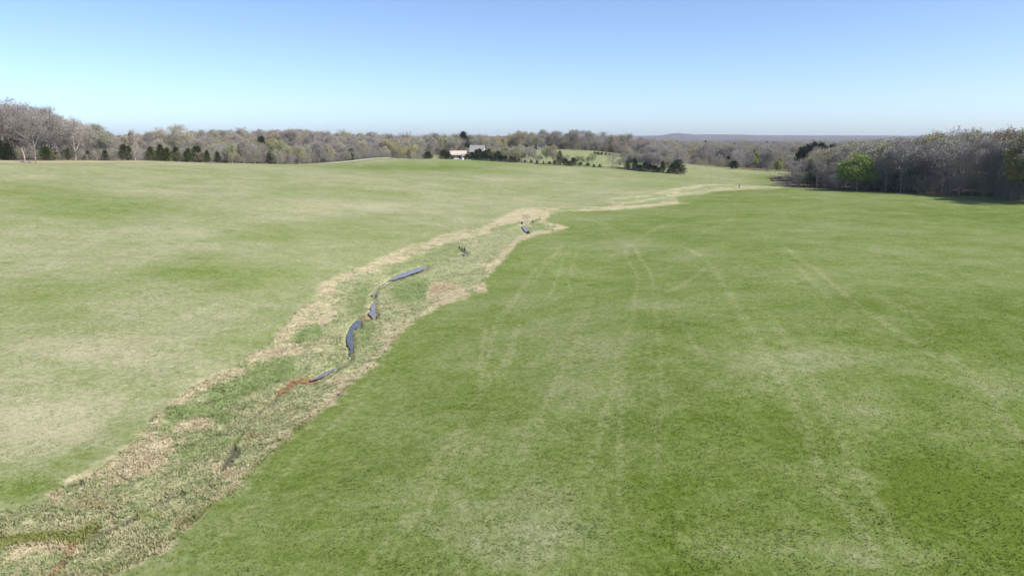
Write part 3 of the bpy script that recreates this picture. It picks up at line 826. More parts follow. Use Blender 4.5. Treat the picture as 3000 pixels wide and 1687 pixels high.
# ------------------------------------------------------------------ woods
def band(n, pxr, Yfun, top, kinds, hmin=5, hmax=23, jit=10, avoid=None, stuff=None, mind=0.0):
    """n trees between two lines of sight; height follows the wood's skyline in the photograph"""
    tx = [t[0] for t in top]; ty = [t[1] for t in top]
    cnt = 0; tries = 0; placed = []
    while cnt < n and tries < n * 30:
        tries += 1
        px = random.uniform(*pxr)
        y0, y1 = Yfun(px)
        Y = random.uniform(y0, y1)
        x = at_y(px, 500, Y)[0]
        if any((x - a) ** 2 + (Y - b_) ** 2 < mind * mind for a, b_ in placed):
            continue
        if avoid and avoid(px, x, Y):
            continue
        z = float(base_h([x], [Y])[0])
        zt = at_y(px, np.interp(px, tx, ty) + abs(random.gauss(0, jit)), Y)[2]
        h = zt - z
        if h < hmin:
            continue
        h = min(h, hmax * random.uniform(.85, 1))
        placed.append((x, Y)); cnt += 1
        kind = random.choices(kinds, [k[0] for k in kinds])[0]
        if stuff is not None:
            stuff.append((x, Y, z, h * (.75 if kind[1] == 'dark' else 1), kind))
            continue
        protos, name, lab, cat, grp, col = kind[1:]
        wj = random.uniform(.8, 1.15)
        wood = (wj * random.uniform(.96, 1.05), wj, wj * random.uniform(.95, 1.08))
        cj = random.uniform(.8, 1.15)
        c = tuple(v * cj * random.uniform(.93, 1.07) for v in col)
        w_ = random.uniform(.95, 1.35)
        if cat == 'tree':
            if name == 'bare_tree':
                lab = ('pale ' if wj > 1.05 else 'dark ' if wj < .9 else '') + lab
            lab = ('broad ' if w_ > 1.22 else 'slender ' if w_ < 1.07 else '') + lab
        lab = ('tall ' if h > 15 else 'low ' if h < (10 if cat == 'tree' else 4) else '') + lab
        if cat == 'shrub':
            lab = ('wide ' if w_ > 1.2 else 'narrow ' if w_ < 1.08 else '') + ('dark ' if wj < .9 else 'light ' if wj > 1.05 else '') + lab
        plant(random.choice(protos), name, x, Y, h, lab, cat, grp, c, wood, w_, z=z)
BARE = ['bare%d' % i for i in range(5)]; BUD = ['bud%d' % i for i in range(4)]; BRU = ['brush%d' % i for i in range(3)]; CED = ['cedar0', 'cedar1', 'cedar2']

def kinds_for(place, w):
    g = lambda s: s + ' ' + place
    return [(w[0], BARE, 'bare_tree', g('bare grey tree'), 'tree', g('bare grey trees'), (1, 1, 1)),
            (w[1], BUD, 'budding_tree', g('tree with pale greyish green buds'), 'tree', g('pale budding trees'), PALE),
            (w[2], BUD, 'budding_tree', g('tree with tan orange buds'), 'tree', g('tan budding trees'), TANB),
            (w[3], BUD, 'budding_tree', g('tree with yellow green buds'), 'tree', g('yellow green budding trees'), YEL),
            (w[4], BUD, 'budding_tree', g('tree with mauve grey buds'), 'tree', g('mauve budding trees'), MAUVE)]
def brush_for(place):
    g = lambda s: s + ' ' + place
    return [(1, ['brush0'], 'shrub', g('bare twiggy shrub'), 'shrub', g('bare shrubs'), (1, 1, 1)), (1, ['brush1', 'brush2'], 'shrub', g('olive grey leafing shrub'), 'shrub', g('leafing shrubs'), OLIVE)]

def YR_(px):
    return float(np.interp(px, [1240, 1500, 1700, 1850, 2000], [404, 402, 398, 390, 374]))
# wood on the rise at the end of the dry field
YA = lambda px: np.interp(px, [-350, 0, 250, 500, 750, 900, 1000, 1150, 1240], [196, 226, 252, 286, 338, 368, 392, 424, 440])
P_A = 'in the wood beyond the dry field'
band(46, (-130, 335), lambda p: (YA(p) + 3, YA(p) + 55), [(-130, 285), (0, 295), (30, 290), (62, 300), (80, 312), (150, 316), (200, 338), (240, 352), (290, 355), (312, 378), (340, 400)],
     kinds_for(P_A, (8, 1.2, .8, 0, 4)), mind=4.0)
band(26, (-60, 700), lambda p: (YA(p) + 1, YA(p) + 9), [(-60, 425), (700, 440)], brush_for('at the foot of the far dry field wood'), 2, 7, 12, mind=3)
plant('bud0', 'budding_tree', *at_y(520, 400, 300)[:2], 14.5, 'large broad pale budding tree standing above the row of cedars', 'tree', None, PALE, w=1.25)
plant('bare3', 'bare_tree', *at_y(388, 400, 262)[:2], 11.5, 'slender lone bare tree with small fan top beside the wood on the rise', 'tree', None, wood=(1.15, 1.12, 1.1), w=.7)
plant('bare2', 'bare_tree', *at_y(95, 400, 229)[:2], 15.5, 'big spreading bare tree with forked dark trunk at the edge of the wood', 'tree', None, wood=(.75, .74, .74))
# cedars along the crest
for i, (px, w_, h_) in enumerate([(8, 1.3, 5.6), (32, 1.2, 5.0), (140, 1.1, 4.3), (165, .9, 3.4), (205, .9, 3.6), (262, .8, 3.0), (368, 1.0, 5.6), (385, 1.0, 4.0), (447, 1.0, 5.2), (475, .9, 6.2), (492, 1.0, 5.0), (520, 1.1, 5.6), (556, 1.2, 5.2),
                                  (585, 1.0, 6.4), (610, .9, 5.0), (640, 1.0, 4.6), (670, .9, 3.6)]):
    Y = float(YA(px)) + random.uniform(0, 5)
    x = at_y(px, 500, Y)[0]
    j = random.uniform(.8, 1.3)
    lab = ('tall ' if h_ > 5.5 else 'small ' if h_ < 4.1 else '') + ('wide ' if w_ >= 1.1 else 'narrow ' if w_ < .95 else '') + 'dark green cedar in the row along the crest of the dry field'
    plant(random.choice(CED), 'cedar_tree', x, Y, h_, lab, 'tree', 'cedars along the crest', (j * 1.1, j, j * .9), w=w_)
# trees behind the field's crest
P_B = 'in the belt behind the field crest'
band(74, (400, 1250), lambda p: (YA(p) + 4, YA(p) + 60), [(400, 432), (450, 425), (600, 428), (650, 418), (720, 412), (800, 410), (860, 425), (920, 405), (980, 420), (1060, 412), (1100, 405), (1180, 408), (1220, 398), (1250, 395)],
     kinds_for(P_B, (4, 3, 1.2, 1.6, 4)), mind=4.5)
band(22, (640, 1240), lambda p: (YA(p) + 1, YA(p) + 10), [(640, 448), (1000, 440), (1240, 445)], brush_for('below the belt behind the crest'), 2, 8, 12, mind=3)
for px, Y, h_, lab in [(682, 318, 8.5, 'olive green small tree leafing at the edge of the belt'), (815, 345, 12, 'mid sized tree leafing fresh olive green in the belt'), (1208, 425, 10.5, 'rounded yellow tree beside the road over the crest')]:
    x = at_y(px, 500, Y)[0]
    plant('bud3' if px < 1000 else 'bud2', 'leafing_tree', x, Y, h_, lab, 'tree', None, (.33, .36, .15) if px < 1000 else (.50, .45, .17), w=1.05)
# behind the farm and on the hill beyond the fence
P_D = 'in the grove behind the farm'
band(46, (1230, 1720), lambda p: (np.interp(p, [1230, 1450, 1500, 1720], [460, 500, 590, 600]), 640), [(1230, 396), (1290, 390), (1360, 394), (1405, 392), (1430, 404), (1480, 396), (1495, 388), (1515, 400), (1560, 402), (1590, 396), (1640, 394), (1690, 400), (1720, 404)],
     kinds_for(P_D, (4, 3, 3, 1, 2)), mind=4, avoid=lambda p, x, Y: (1555 < p < 1612 and Y < 612))
band(16, (1425, 1600), lambda p: (455, 560), [(1425, 425), (1460, 428), (1540, 420), (1600, 425)], kinds_for(P_D, (4, 3, 1, 1, 2)), 5, 12, mind=5, avoid=lambda p, x, Y: 1565 < p)
band(20, (1700, 1860), lambda p: (548, 600), [(1700, 402), (1750, 395), (1762, 404), (1850, 405)], kinds_for('on the hill beyond the fence', (6, 2, 1, 0, 3)), mind=4)
band(18, (1405, 1570), lambda p: (410, 440), [(1405, 436), (1450, 430), (1500, 430), (1570, 436)], kinds_for('in the thicket behind the fence row', (4, 3, .5, 1, 3)), 4, 11, 8, mind=3.5, avoid=lambda p, x, Y: p < 1425 and Y < 445)
band(24, (1825, 2005), lambda p: (YR_(p) + 8, YR_(p) + 75), [(1825, 440), (1860, 425), (1900, 418), (1960, 425), (2005, 440)], kinds_for('in the grove behind the lower fence', (6, 1.5, .3, .8, 4)), 4, 13, 10, mind=4)
# beyond the far meadow
P_E = 'beyond the far green meadow'
band(56, (1840, 2330), lambda p: (np.interp(p, [1840, 2000, 2150, 2200, 2330], [520, 462, 452, 455, 440]), 540), [(1840, 412), (1900, 408), (1950, 418), (2000, 425), (2060, 420), (2100, 430), (2180, 428), (2250, 432), (2330, 428)],
     kinds_for(P_E, (5, 3, 1.5, .8, 4)), mind=4.5, jit=12, avoid=lambda p, x, Y: 2185 < p < 2222 and Y < 490)
band(14, (2010, 2330), lambda p: (np.interp(p, [2000, 2150, 2330], [452, 446, 430]), 465), [(2010, 462), (2330, 470)], brush_for('below the trees beyond the far meadow'), 2, 6, 10, mind=3, avoid=lambda p, x, Y: 2180 < p < 2222)
x, Y, _ = at_y(2150, 495, 444)
plant('cedar2', 'cedar_tree', x, Y, 4.4, 'very dark round cedar standing alone at the far meadow edge', 'tree', None, (.6, .6, .6), w=1.5)
plant('bare4', 'bare_tree', *at_y(2199, 495, 446)[:2], 10, 'bare tree standing in the gap beside the pale field', 'tree', None, wood=(.8, .8, .8), w=.8)
# wood bordering the green field
EDGE = [at_z(px, py, .2)[:2] for px, py in [(2285, 545), (2340, 546), (2400, 550), (2500, 557), (2650, 566), (2800, 576), (2900, 587), (3000, 601), (3120, 618), (3300, 640)]]
ex = [math.atan2(e[0], e[1]) for e in EDGE]; ey = [e[1] for e in EDGE]
def YF(px):
    return float(np.interp(math.atan((px - 1500) / FPX * 0.985), ex, ey))
TOPF = [(2290, 470), (2330, 450), (2370, 438), (2430, 428), (2500, 424), (2560, 418), (2620, 405), (2680, 398), (2760, 388), (2820, 384), (2900, 380), (3000, 372), (3150, 366)]
P_F = 'in the wood bordering the green field'
band(34, (2330, 3120), lambda p: (YF(p) + 2, YF(p) + 16), [(px, py + 16) for px, py in TOPF], kinds_for(P_F, (8, 2, 1.2, .2, 3)), mind=4.5, jit=22)
band(56, (2380, 3150), lambda p: (YF(p) + 16, YF(p) + 75), TOPF, kinds_for(P_F, (4, 2.5, 3.5, 2.8, 2.5)), mind=4.5, jit=9)
band(34, (2300, 3080), lambda p: (YF(p) + .5, YF(p) + 7), [(2300, 500), (2450, 490), (2700, 500), (3080, 520)], brush_for('below the wood bordering the green field'), 1.8, 6.5, 15, mind=2.6)
x, Y, _ = at_y(2512, 545, YF(2512) - .5)
plant('leafy0', 'leafing_tree', x, Y, 11.6, 'wide tree in fresh bright green leaf among the bare wood', 'tree', None, (.28, .36, .085), w=1.3)
x, Y, _ = at_y(3010, 600, YF(3010) + 4)
plant('leafy0', 'oak_tree', x, Y, 17.5, 'big oak with olive tan leaves at the near end of the wood', 'tree', None, (.38, .32, .14), w=.85)
for px, py, h_, j in [(2352, 432, 14, 0), (2370, 424, 15, 1), (2388, 417, 16, 2), (2408, 419, 15.5, 3), (2438, 424, 15, 4), (2470, 424, 14.5, 5), (2485, 428, 14, 7)]:
    Y = 352 + 12 * (j % 3)
    x, _, zt = at_y(px, py + 5, Y)
    zz = gz(x, Y)
    plant('pine0', 'pine_tree', x, Y, min(zt - zz, 19), 'dark green pine rising behind the wood bordering the green field', 'tree', 'dark pines behind the wood', (.62, .72, .72), w=random.uniform(.7, 1.0), z=zz)
for px, py, Y, h_, lab in [(2215, 448, 452, 0, 'small yellow green budding tree beside the pale field gap'), (2284, 465, 415, 0, 'yellow green budding tree at the corner of the far meadow'), (2370, 468, 292, 0, 'yellow green sapling among the shrubs at the corner of the wood')]:
    x, _, zt = at_y(px, py, Y)
    plant('leafy1', 'leafing_tree', x, Y, zt - gz(x, Y), lab, 'tree', None, (.36, .37, .10), w=.8)

# ------------------------------------------------------------------ trees of the fence row
def YR(px):
    return float(np.interp(px, [1240, 1500, 1700, 1850, 2000], [404, 402, 398, 390, 374]))
for px, pt, w_, c_ in [(1253, 446, 1.5, .8), (1300, 441, 1.3, .8), (1312, 447, 1.2, .7), (1382, 447, 1.1, .75), (1396, 440, 1.1, .8), (1412, 446, 1.2, .85), (1432, 438, .8, .8), (1450, 452, 1.3, .9), (1468, 455, 1.1, .8), (1497, 458, 1.3, .95),
                       (1520, 465, 1.4, .9), (1556, 468, 1.2, .8), (1592, 472, 1.0, .75), (1640, 444, .75, .95), (1655, 465, 1.0, .8), (1680, 463, 1.0, .85), (1722, 478, 1.5, .9), (1757, 483, 1.6, .8), (1838, 470, .9, 1.3), (1860, 466, .85, .8),
                       (1422, 442, 1.2, .85), (1440, 448, 1.3, .8), (1459, 444, 1.1, .95), (1480, 456, 1.4, .85), (1508, 462, 1.5, .9), (1538, 470, 1.5, .85), (1573, 470, 1.3, .9), (1610, 474, 1.4, .8), (1625, 470, 1.1, .9), (1667, 472, 1.4, .9), (1700, 476, 1.4, .85), (1740, 484, 1.6, .9), (1875, 484, 1.3, .8), (1890, 476, 1.1, .9), (1920, 486, 1.4, .85), (1930, 492, 1.4, .8), (1970, 484, 1.3, .85), (1998, 492, 1.3, .95),
                       (1325, 458, 1.4, .8), (1368, 452, 1.1, .85), (1405, 437, 1.0, .9), (1388, 452, 1.5, .9), (1905, 482, 1.2, .75), (1942, 474, .8, .6), (1957, 497, 1.4, .7), (1986, 470, 1.1, .95)]:
    Y = YR(px) + random.uniform(2, 6)
    x, _, zt = at_y(px, pt, Y)
    zz = gz(x, Y)
    hh_ = zt - zz
    lab = ('tall ' if hh_ > 6 else 'small ' if hh_ < 3.5 else '') + ('wide ' if w_ >= 1.3 else 'narrow ' if w_ < 1 else '') + 'dark cedar growing in the row along the wire fence'; grp = 'cedars along the fence'
    if px == 1986: lab, grp = 'big brownish cedar at the lower end of the wire fence', None
    if px == 1640: lab, grp = 'tall narrow upright cedar in the middle of the fence row', None
    plant('cedar1' if w_ < 1 else random.choice(CED), 'cedar_tree', x, Y, max(1.6, zt - zz), lab, 'tree', grp, (c_ * 1.25, c_ * 1.2, c_ * 1.15), w=w_ * 1.15, z=zz)
G_ = 'in the row along the wire fence'
for px, pt, pr, nm, lab, grp, c_, w_ in [
        (1480, 430, 'bud1', 'budding_tree', 'olive green budding tree ' + G_, 'olive budding trees along the fence', OLIVE, 1), (1512, 432, 'bud0', 'budding_tree', 'olive green budding tree ' + G_, 'olive budding trees along the fence', OLIVE, 1.1),
        (1447, 440, 'bud3', 'budding_tree', 'olive green budding tree ' + G_, 'olive budding trees along the fence', OLIVE, 1), (1546, 432, 'bare0', 'bare_tree', 'wide bare grey tree ' + G_, None, PALE, 1.1),
        (1578, 452, 'bud2', 'budding_tree', 'small pale budding tree ' + G_, None, PALE, 1), (1602, 428, 'bud1', 'leafing_tree', 'fresh green leafing tree below the white house on the hill', None, (.36, .40, .16), .9),
        (1622, 425, 'bud1', 'budding_tree', 'tan orange budding tree ' + G_, None, TANB, .9), (1664, 452, 'bare4', 'bare_tree', 'thin bare tree ' + G_, 'thin bare trees along the fence', PALE, .8), (1692, 455, 'bud3', 'budding_tree', 'greenish budding tree ' + G_, None, OLIVE, .9),
        (1735, 447, 'bud3', 'leafing_tree', 'light green leafing tree ' + G_, None, (.38, .46, .16), 1), (1793, 446, 'bare0', 'bare_tree', 'bare spreading tree with leaning trunk standing alone in the fence row', None, PALE, 1.1),
        (1832, 455, 'bud3', 'budding_tree', 'grey green budding tree ' + G_, None, PALE, .7), (1880, 448, 'bare4', 'bare_tree', 'thin bare tree ' + G_, 'thin bare trees along the fence', PALE, .9), (1908, 445, 'bare1', 'bare_tree', 'thin bare tree ' + G_, 'thin bare trees along the fence', PALE, 1),
        (1930, 450, 'bare3', 'bare_tree', 'thin bare tree ' + G_, 'thin bare trees along the fence', PALE, 1), (1962, 462, 'bud0', 'budding_tree', 'yellowish budding tree at the lower end of the fence', None, (.40, .40, .17), .9), (1978, 458, 'bare2', 'bare_tree', 'bushy bare tree behind the brownish cedar', None, PALE, 1),
        (2006, 488, 'brush1', 'shrub', 'olive leafing shrub past the lower end of the fence', None, (.17, .20, .07), 1)]:
    Y = YR(px) + random.uniform(3, 10)
    x, _, zt = at_y(px, pt, Y)
    zz = gz(x, Y)
    plant(pr, nm, x, Y, max(2, zt - zz), lab, 'shrub' if nm == 'shrub' else 'tree', grp, c_, (1, 1, 1), w_ * 1.2, z=zz)
extra = [(1418, 440, 'bare1', OLIVE), (1438, 432, 'bud0', OLIVE), (1462, 436, 'bare0', PALE), (1497, 436, 'bud2', PALE), (1528, 440, 'bud3', OLIVE), (1562, 440, 'bare4', PALE), (1632, 448, 'bud2', PALE), (1650, 455, 'bare3', PALE),
         (1705, 458, 'bud0', OLIVE), (1720, 462, 'bare1', PALE), (1815, 465, 'bare3', PALE), (1848, 455, 'bud1', MAUVE), (1868, 450, 'bare0', PALE), (1893, 447, 'bud3', MAUVE), (1918, 450, 'bud2', MAUVE), (1944, 455, 'bare4', PALE), (1990, 462, 'bud1', MAUVE)]
for px, pt, pr, c_ in extra:
    Y = YR(px) + random.uniform(5, 14)
    x, _, zt = at_y(px, pt, Y)
    zz = gz(x, Y); hh_ = zt - zz; w_ = random.uniform(.95, 1.45)
    nm = 'bare_tree' if pr[:3] == 'bar' else 'budding_tree'
    what = 'bare grey tree' if nm == 'bare_tree' else {OLIVE: 'olive green budding tree', PALE: 'pale budding tree', MAUVE: 'mauve grey budding tree'}[c_]
    lab = ('tall ' if hh_ > 9 else 'low ' if hh_ < 7 else '') + ('broad ' if w_ > 1.25 else 'slender ' if w_ < 1.1 else '') + what + ' just behind the wire fence'
    plant(pr, nm, x, Y, max(2, hh_), lab, 'tree', 'trees just behind the wire fence', c_, (1, 1, 1), w_, z=zz)
for px, Y in [(1742, 505), (1752, 505), (1762, 506), (1774, 506), (1785, 507)]:
    x = at_y(px, 470, Y)[0]
    plant('cedar2', 'hedge_bush', x, Y, random.uniform(1.3, 1.9), 'low dark bush in the hedge at the foot of the hill', 'shrub', 'hedge bushes at the hill foot', (.7, .75, .7), w=1.7)
# brook side bushes
for px, py, h_, w_, c_ in [(1529, 659, .6, .9, .7), (1560, 655, .5, .9, .6), (1547, 686, .6, 1.2, .7), (1346, 736, .4, .9, .9), (1353, 738, .4, 1, .8), (1361, 741, .5, .8, .7)]:
    X, Y, _ = at_z(px, py, -1.2)
    plant('cedar2', 'bush', X, Y, h_, 'small dark low bush beside a far pool of the brook', 'shrub', 'dark bushes by the far pools', (c_ * 1.4, c_ * 1.4, c_ * 1.4), w=w_)
X, Y, _ = at_z(1540, 655, -1.2)
plant('brush0', 'shrub', X, Y, 2.2, 'grey leafless shrub standing alone behind the far pool of the brook', 'shrub', None, wood=(1.1, 1.1, 1.05), w=1.2)

# ------------------------------------------------------------------ far woods nobody could count: points carrying tree meshes
far_pts = []
KF = [(5, 'bare'), (2.5, 'pale'), (1.6, 'tan'), (1, 'yel'), (4, 'mauve'), (.25, 'dark')]
band(260, (540, 1260), lambda p: (470, 680), [(540, 408), (600, 400), (640, 393), (700, 388), (760, 382), (800, 377), (880, 376), (930, 380), (960, 388), (1000, 393), (1040, 394), (1080, 398), (1120, 402), (1180, 402), (1260, 395)], KF, 6, 20, 9, stuff=far_pts, mind=4)
band(200, (1230, 1860), lambda p: (640, 760), [(1230, 398), (1360, 398), (1500, 402), (1860, 405)], KF, 6, 18, 5, stuff=far_pts, mind=4)
band(260, (1800, 2480), lambda p: (500, 760), [(1800, 408), (2000, 418), (2480, 420)], KF, 6, 18, 8, stuff=far_pts, mind=4.5)
band(260, (2380, 3200), lambda p: (YF(p) + 70, YF(p) + 260), [(2380, 425), (2500, 415), (2600, 404), (2700, 399), (2800, 392), (3200, 380)], KF, 6, 22, 7, stuff=far_pts, mind=4)
band(60, (-200, 500), lambda p: (YA(p) + 55, YA(p) + 130), [(-200, 300), (0, 305), (80, 322), (200, 350), (300, 375), (330, 402), (500, 408)], KF, 6, 20, 8, stuff=far_pts, mind=4)
for _ in range(9000):
    r_ = 560 * math.exp(random.random() * math.log(3000 / 560))
    a_ = R(random.uniform(-38, 38))
    x, Y = r_ * math.sin(a_), r_ * math.cos(a_)
    if r_ < 700 and random.random() < .3: continue
    px = 1500 + FPX * math.tan(a_) / CP
    if 2040 < px < 2330 and 700 < r_ < 850: continue
    far_pts.append((x, Y, float(base_h([x], [Y])[0]), random.uniform(11, 16.5) * (1 if r_ < 1500 else 1.05), random.choices(KF, [k[0] for k in KF])[0]))

KB = [(3, 'brush'), (2, 'olive'), (.35, 'cedarlow')]
band(150, (-200, 420), lambda p: (YA(p) + 4, YA(p) + 60), [(-200, 420), (420, 425)], KB, 2, 6, 12, stuff=far_pts, mind=2.5)
band(330, (420, 1260), lambda p: (YA(p) + 3, YA(p) + 70), [(420, 430), (1260, 430)], KB, 2, 7, 12, stuff=far_pts, mind=2.5)
band(150, (1230, 1860), lambda p: (np.interp(p, [1230, 1450, 1500, 1700, 1860], [450, 500, 595, 560, 545]), 680), [(1230, 425), (1860, 425)], KB, 2, 6, 8, stuff=far_pts, mind=2.5, avoid=lambda p, x, Y: 1560 < p < 1606 and Y < 615)
band(120, (1400, 2005), lambda p: (YR(p) + 1, YR(p) + 5), [(1400, 462), (1500, 468), (1700, 480), (2005, 500)], KB, .7, 3.2, 9, stuff=far_pts, mind=1.2, avoid=lambda p, x, Y: 1740 < p < 1830 and random.random() < .8)
band(260, (1830, 2340), lambda p: (np.interp(p, [1840, 2000, 2150, 2200, 2330], [524, 464, 456, 490, 440]), 560), [(1830, 455), (2340, 455)], KB, 2, 7, 12, stuff=far_pts, mind=2.5)
band(300, (2330, 3150), lambda p: (YF(p) + 5, YF(p) + 90), [(2330, 470), (3150, 470)], KB, 2, 7.5, 12, stuff=far_pts, mind=2.5)
plain('far_twig', (.235, .215, .2), (.33, .305, .285), .5)
FARCOL = bpy.data.collections.new('far_tree_kinds')
def far_proto(name, protos, col, wood=(1, 1, 1)):
    out = []
    for pr in protos:
        me = PROTO[pr][1].copy()
        if pr[:3] in ('cedar'[:3], 'pin'):
            me.materials[0] = plain('far_needles_' + name, tuple(.030 * v * k for v, k in zip(col, (1, 1.5, .5))), tuple(.085 * v * k for v, k in zip(col, (1, 1.2, .45))), .9)
        else:
            me.materials[0] = M['far_twig']
            me.materials[1] = plain('far_leaf_' + name, tuple(v * .75 for v in col), tuple(v * 1.1 for v in col), .8)
        o = bpy.data.objects.new('far_' + name, me)
        out.append(o); FARCOL.objects.link(o)
    return out
FK = {'bare': ([BARE[0], BARE[1], BARE[4]], (1, 1, 1)), 'pale': (['bud0', 'bud1'], PALE), 'tan': (['bud2', 'bud3'], TANB), 'yel': (['bud0', 'bud2'], YEL), 'mauve': (['bud1', 'bud3'], MAUVE), 'dark': (['cedar1', 'pine0'], (.6, .65, .65)), 'brush': (['brush0'], (.95, .95, .95)), 'olive': (['brush1', 'brush2'], (.29, .28, .16)), 'cedarlow': (['cedar0'], (.9, .9, .9))}
def gn_scatter(name, obj, pts, label):
    v = np.array([(p[0], p[1], p[2] - .3) for p in pts])
    me = bpy.data.meshes.new(name); me.vertices.add(len(v)); me.vertices.foreach_set('co', v.astype(np.float32).ravel())
    at = me.attributes.new('sc', 'FLOAT_VECTOR', 'POINT')
    sc = np.array([(p[3] / 10 * random.uniform(.9, 1.25),) * 2 + (p[3] / 10,) for p in pts], np.float32)
    at.data.foreach_set('vector', sc.ravel())
    ar = me.attributes.new('rz', 'FLOAT_VECTOR', 'POINT')
    ar.data.foreach_set('vector', np.array([(0, 0, random.uniform(0, 6.28)) for _ in pts], np.float32).ravel())
    o = link(name, me)
    ng = bpy.data.node_groups.new(name, 'GeometryNodeTree')
    ng.interface.new_socket('Geometry', in_out='INPUT', socket_type='NodeSocketGeometry')
    ng.interface.new_socket('Geometry', in_out='OUTPUT', socket_type='NodeSocketGeometry')
    gi = ng.nodes.new('NodeGroupInput'); go = ng.nodes.new('NodeGroupOutput')
    ip = ng.nodes.new('GeometryNodeInstanceOnPoints')
    oi = ng.nodes.new('GeometryNodeObjectInfo'); oi.inputs['Object'].default_value = obj; oi.inputs['As Instance'].default_value = True
    na = ng.nodes.new('GeometryNodeInputNamedAttribute'); na.data_type = 'FLOAT_VECTOR'; na.inputs[0].default_value = 'sc'
    nr = ng.nodes.new('GeometryNodeInputNamedAttribute'); nr.data_type = 'FLOAT_VECTOR'; nr.inputs[0].default_value = 'rz'
    L = ng.links.new
    L(gi.outputs[0], ip.inputs['Points']); L(oi.outputs['Geometry'], ip.inputs['Instance'])
    L(na.outputs[0], ip.inputs['Scale']); L(nr.outputs[0], ip.inputs['Rotation']); L(ip.outputs[0], go.inputs[0])
    mod = o.modifiers.new('scatter', 'NODES'); mod.node_group = ng
    return tag(o, label, 'wood', kind='stuff')
for k_, (prs, col) in FK.items():
    obs = far_proto(k_, prs, col)
    for i, ob in enumerate(obs):
        pts = [p for j, p in enumerate(q_ for q_ in far_pts if q_[4][1] == k_) if j % len(obs) == i]
        if k_ in ('brush', 'olive', 'cedarlow'):
            gn_scatter('undergrowth', ob, pts, {'brush': 'grey leafless undergrowth filling the woods round the pasture', 'olive': 'olive leafing undergrowth filling the woods round the pasture', 'cedarlow': 'low dark evergreen undergrowth in the woods round the pasture'}[k_])
            continue
        gn_scatter('far_wood', ob, pts, 'far off woodland of %s trees rolling to the horizon' % {'bare': 'bare grey', 'pale': 'pale budding', 'tan': 'tan budding', 'yel': 'yellow green budding', 'mauve': 'mauve grey', 'dark': 'scattered dark evergreen'}[k_])
# canopy of the woods farther still
rad2 = np.geomspace(2300, 9300, 130); an2 = np.radians(np.linspace(-46, 46, 520))
A2, R2 = np.meshgrid(an2, rad2)
cx = (R2 * np.sin(A2)).ravel(); cyy = (R2 * np.cos(A2)).ravel()
cz = base_h(cx, cyy) + 10 + 6 * vnoise(cx / 23, cyy / 23, 41) + 4 * (vnoise(cx / 110, cyy / 110, 42) - .5) - 12 * (1 - sstep(2300, 2700, R2.ravel()))
n1, n2_ = A2.shape
ii, jj = np.meshgrid(np.arange(n1 - 1), np.arange(n2_ - 1), indexing='ij')
fq = np.stack([ii * n2_ + jj, (ii + 1) * n2_ + jj, (ii + 1) * n2_ + jj + 1, ii * n2_ + jj + 1], -1).reshape(-1, 4)[:, ::-1]
tag(link('distant_wood', mesh_np('distant_wood', np.stack([cx, cyy, cz], 1), fq, [M['far_wood']])), 'bluish grey wooded ridges along the horizon', 'wood', kind='stuff')

# ------------------------------------------------------------------ farm
def gable(mb, x0, x1, y0, y1, z0, z1, over=.4, th=.18, mi=0):
    """gabled roof, ridge along x"""
    ym = (y0 + y1) / 2
    for s in (0, 1):
        ya = y0 - over if s == 0 else y1 + over
        zo = z0 - over * (z1 - z0) / ((y1 - y0) / 2)
        a = [(x0 - over, ya, zo), (x1 + over, ya, zo), (x1 + over, ym, z1), (x0 - over, ym, z1)]
        b_ = [(p[0], p[1], p[2] + th) for p in a]
        i = len(mb.v); mb.v += a + b_
        for q_ in ((0, 1, 2, 3), (4, 7, 6, 5), (0, 4, 5, 1), (1, 5, 6, 2), (2, 6, 7, 3), (3, 7, 4, 0)):
            mb.f.append(tuple(i + k for k in q_)); mb.mi.append(mi)
def walls(mb, x0, x1, y0, y1, z0, z1, zr):
    ym = (y0 + y1) / 2
    i = len(mb.v)
    mb.v += [(x0, y0, z0), (x1, y0, z0), (x1, y1, z0), (x0, y1, z0), (x0, y0, z1), (x1, y0, z1), (x1, y1, z1), (x0, y1, z1), (x0, ym, zr), (x1, ym, zr)]
    for q_ in ((0, 1, 5, 4), (1, 2, 6, 9, 5), (2, 3, 7, 6), (3, 0, 4, 8, 7), (4, 5, 9, 8), (6, 7, 8, 9), (0, 3, 2, 1)):
        mb.f.append(tuple(i + k for k in q_)); mb.mi.append(0)
def part(name, mb, mats, parent):
    return link(name, mb.mesh(name, mats), parent)
def window(parent, x, z, w, h, yf):
    mb = MB()
    mb.box((x - w / 2 - .08, yf - .05, z - .08), (x + w / 2 + .08, yf + .02, z)); mb.box((x - w / 2 - .08, yf - .05, z + h), (x + w / 2 + .08, yf + .02, z + h + .08))
    mb.box((x - w / 2 - .08, yf - .05, z), (x - w / 2, yf + .02, z + h)); mb.box((x + w / 2, yf - .05, z), (x + w / 2 + .08, yf + .02, z + h))
    f = part('window', mb, [M['brown_trim']], parent)
    p = MB(); p.box((x - w / 2, yf - .02, z), (x + w / 2, yf + .01, z + h)); part('pane', p, [M['glass']], f)
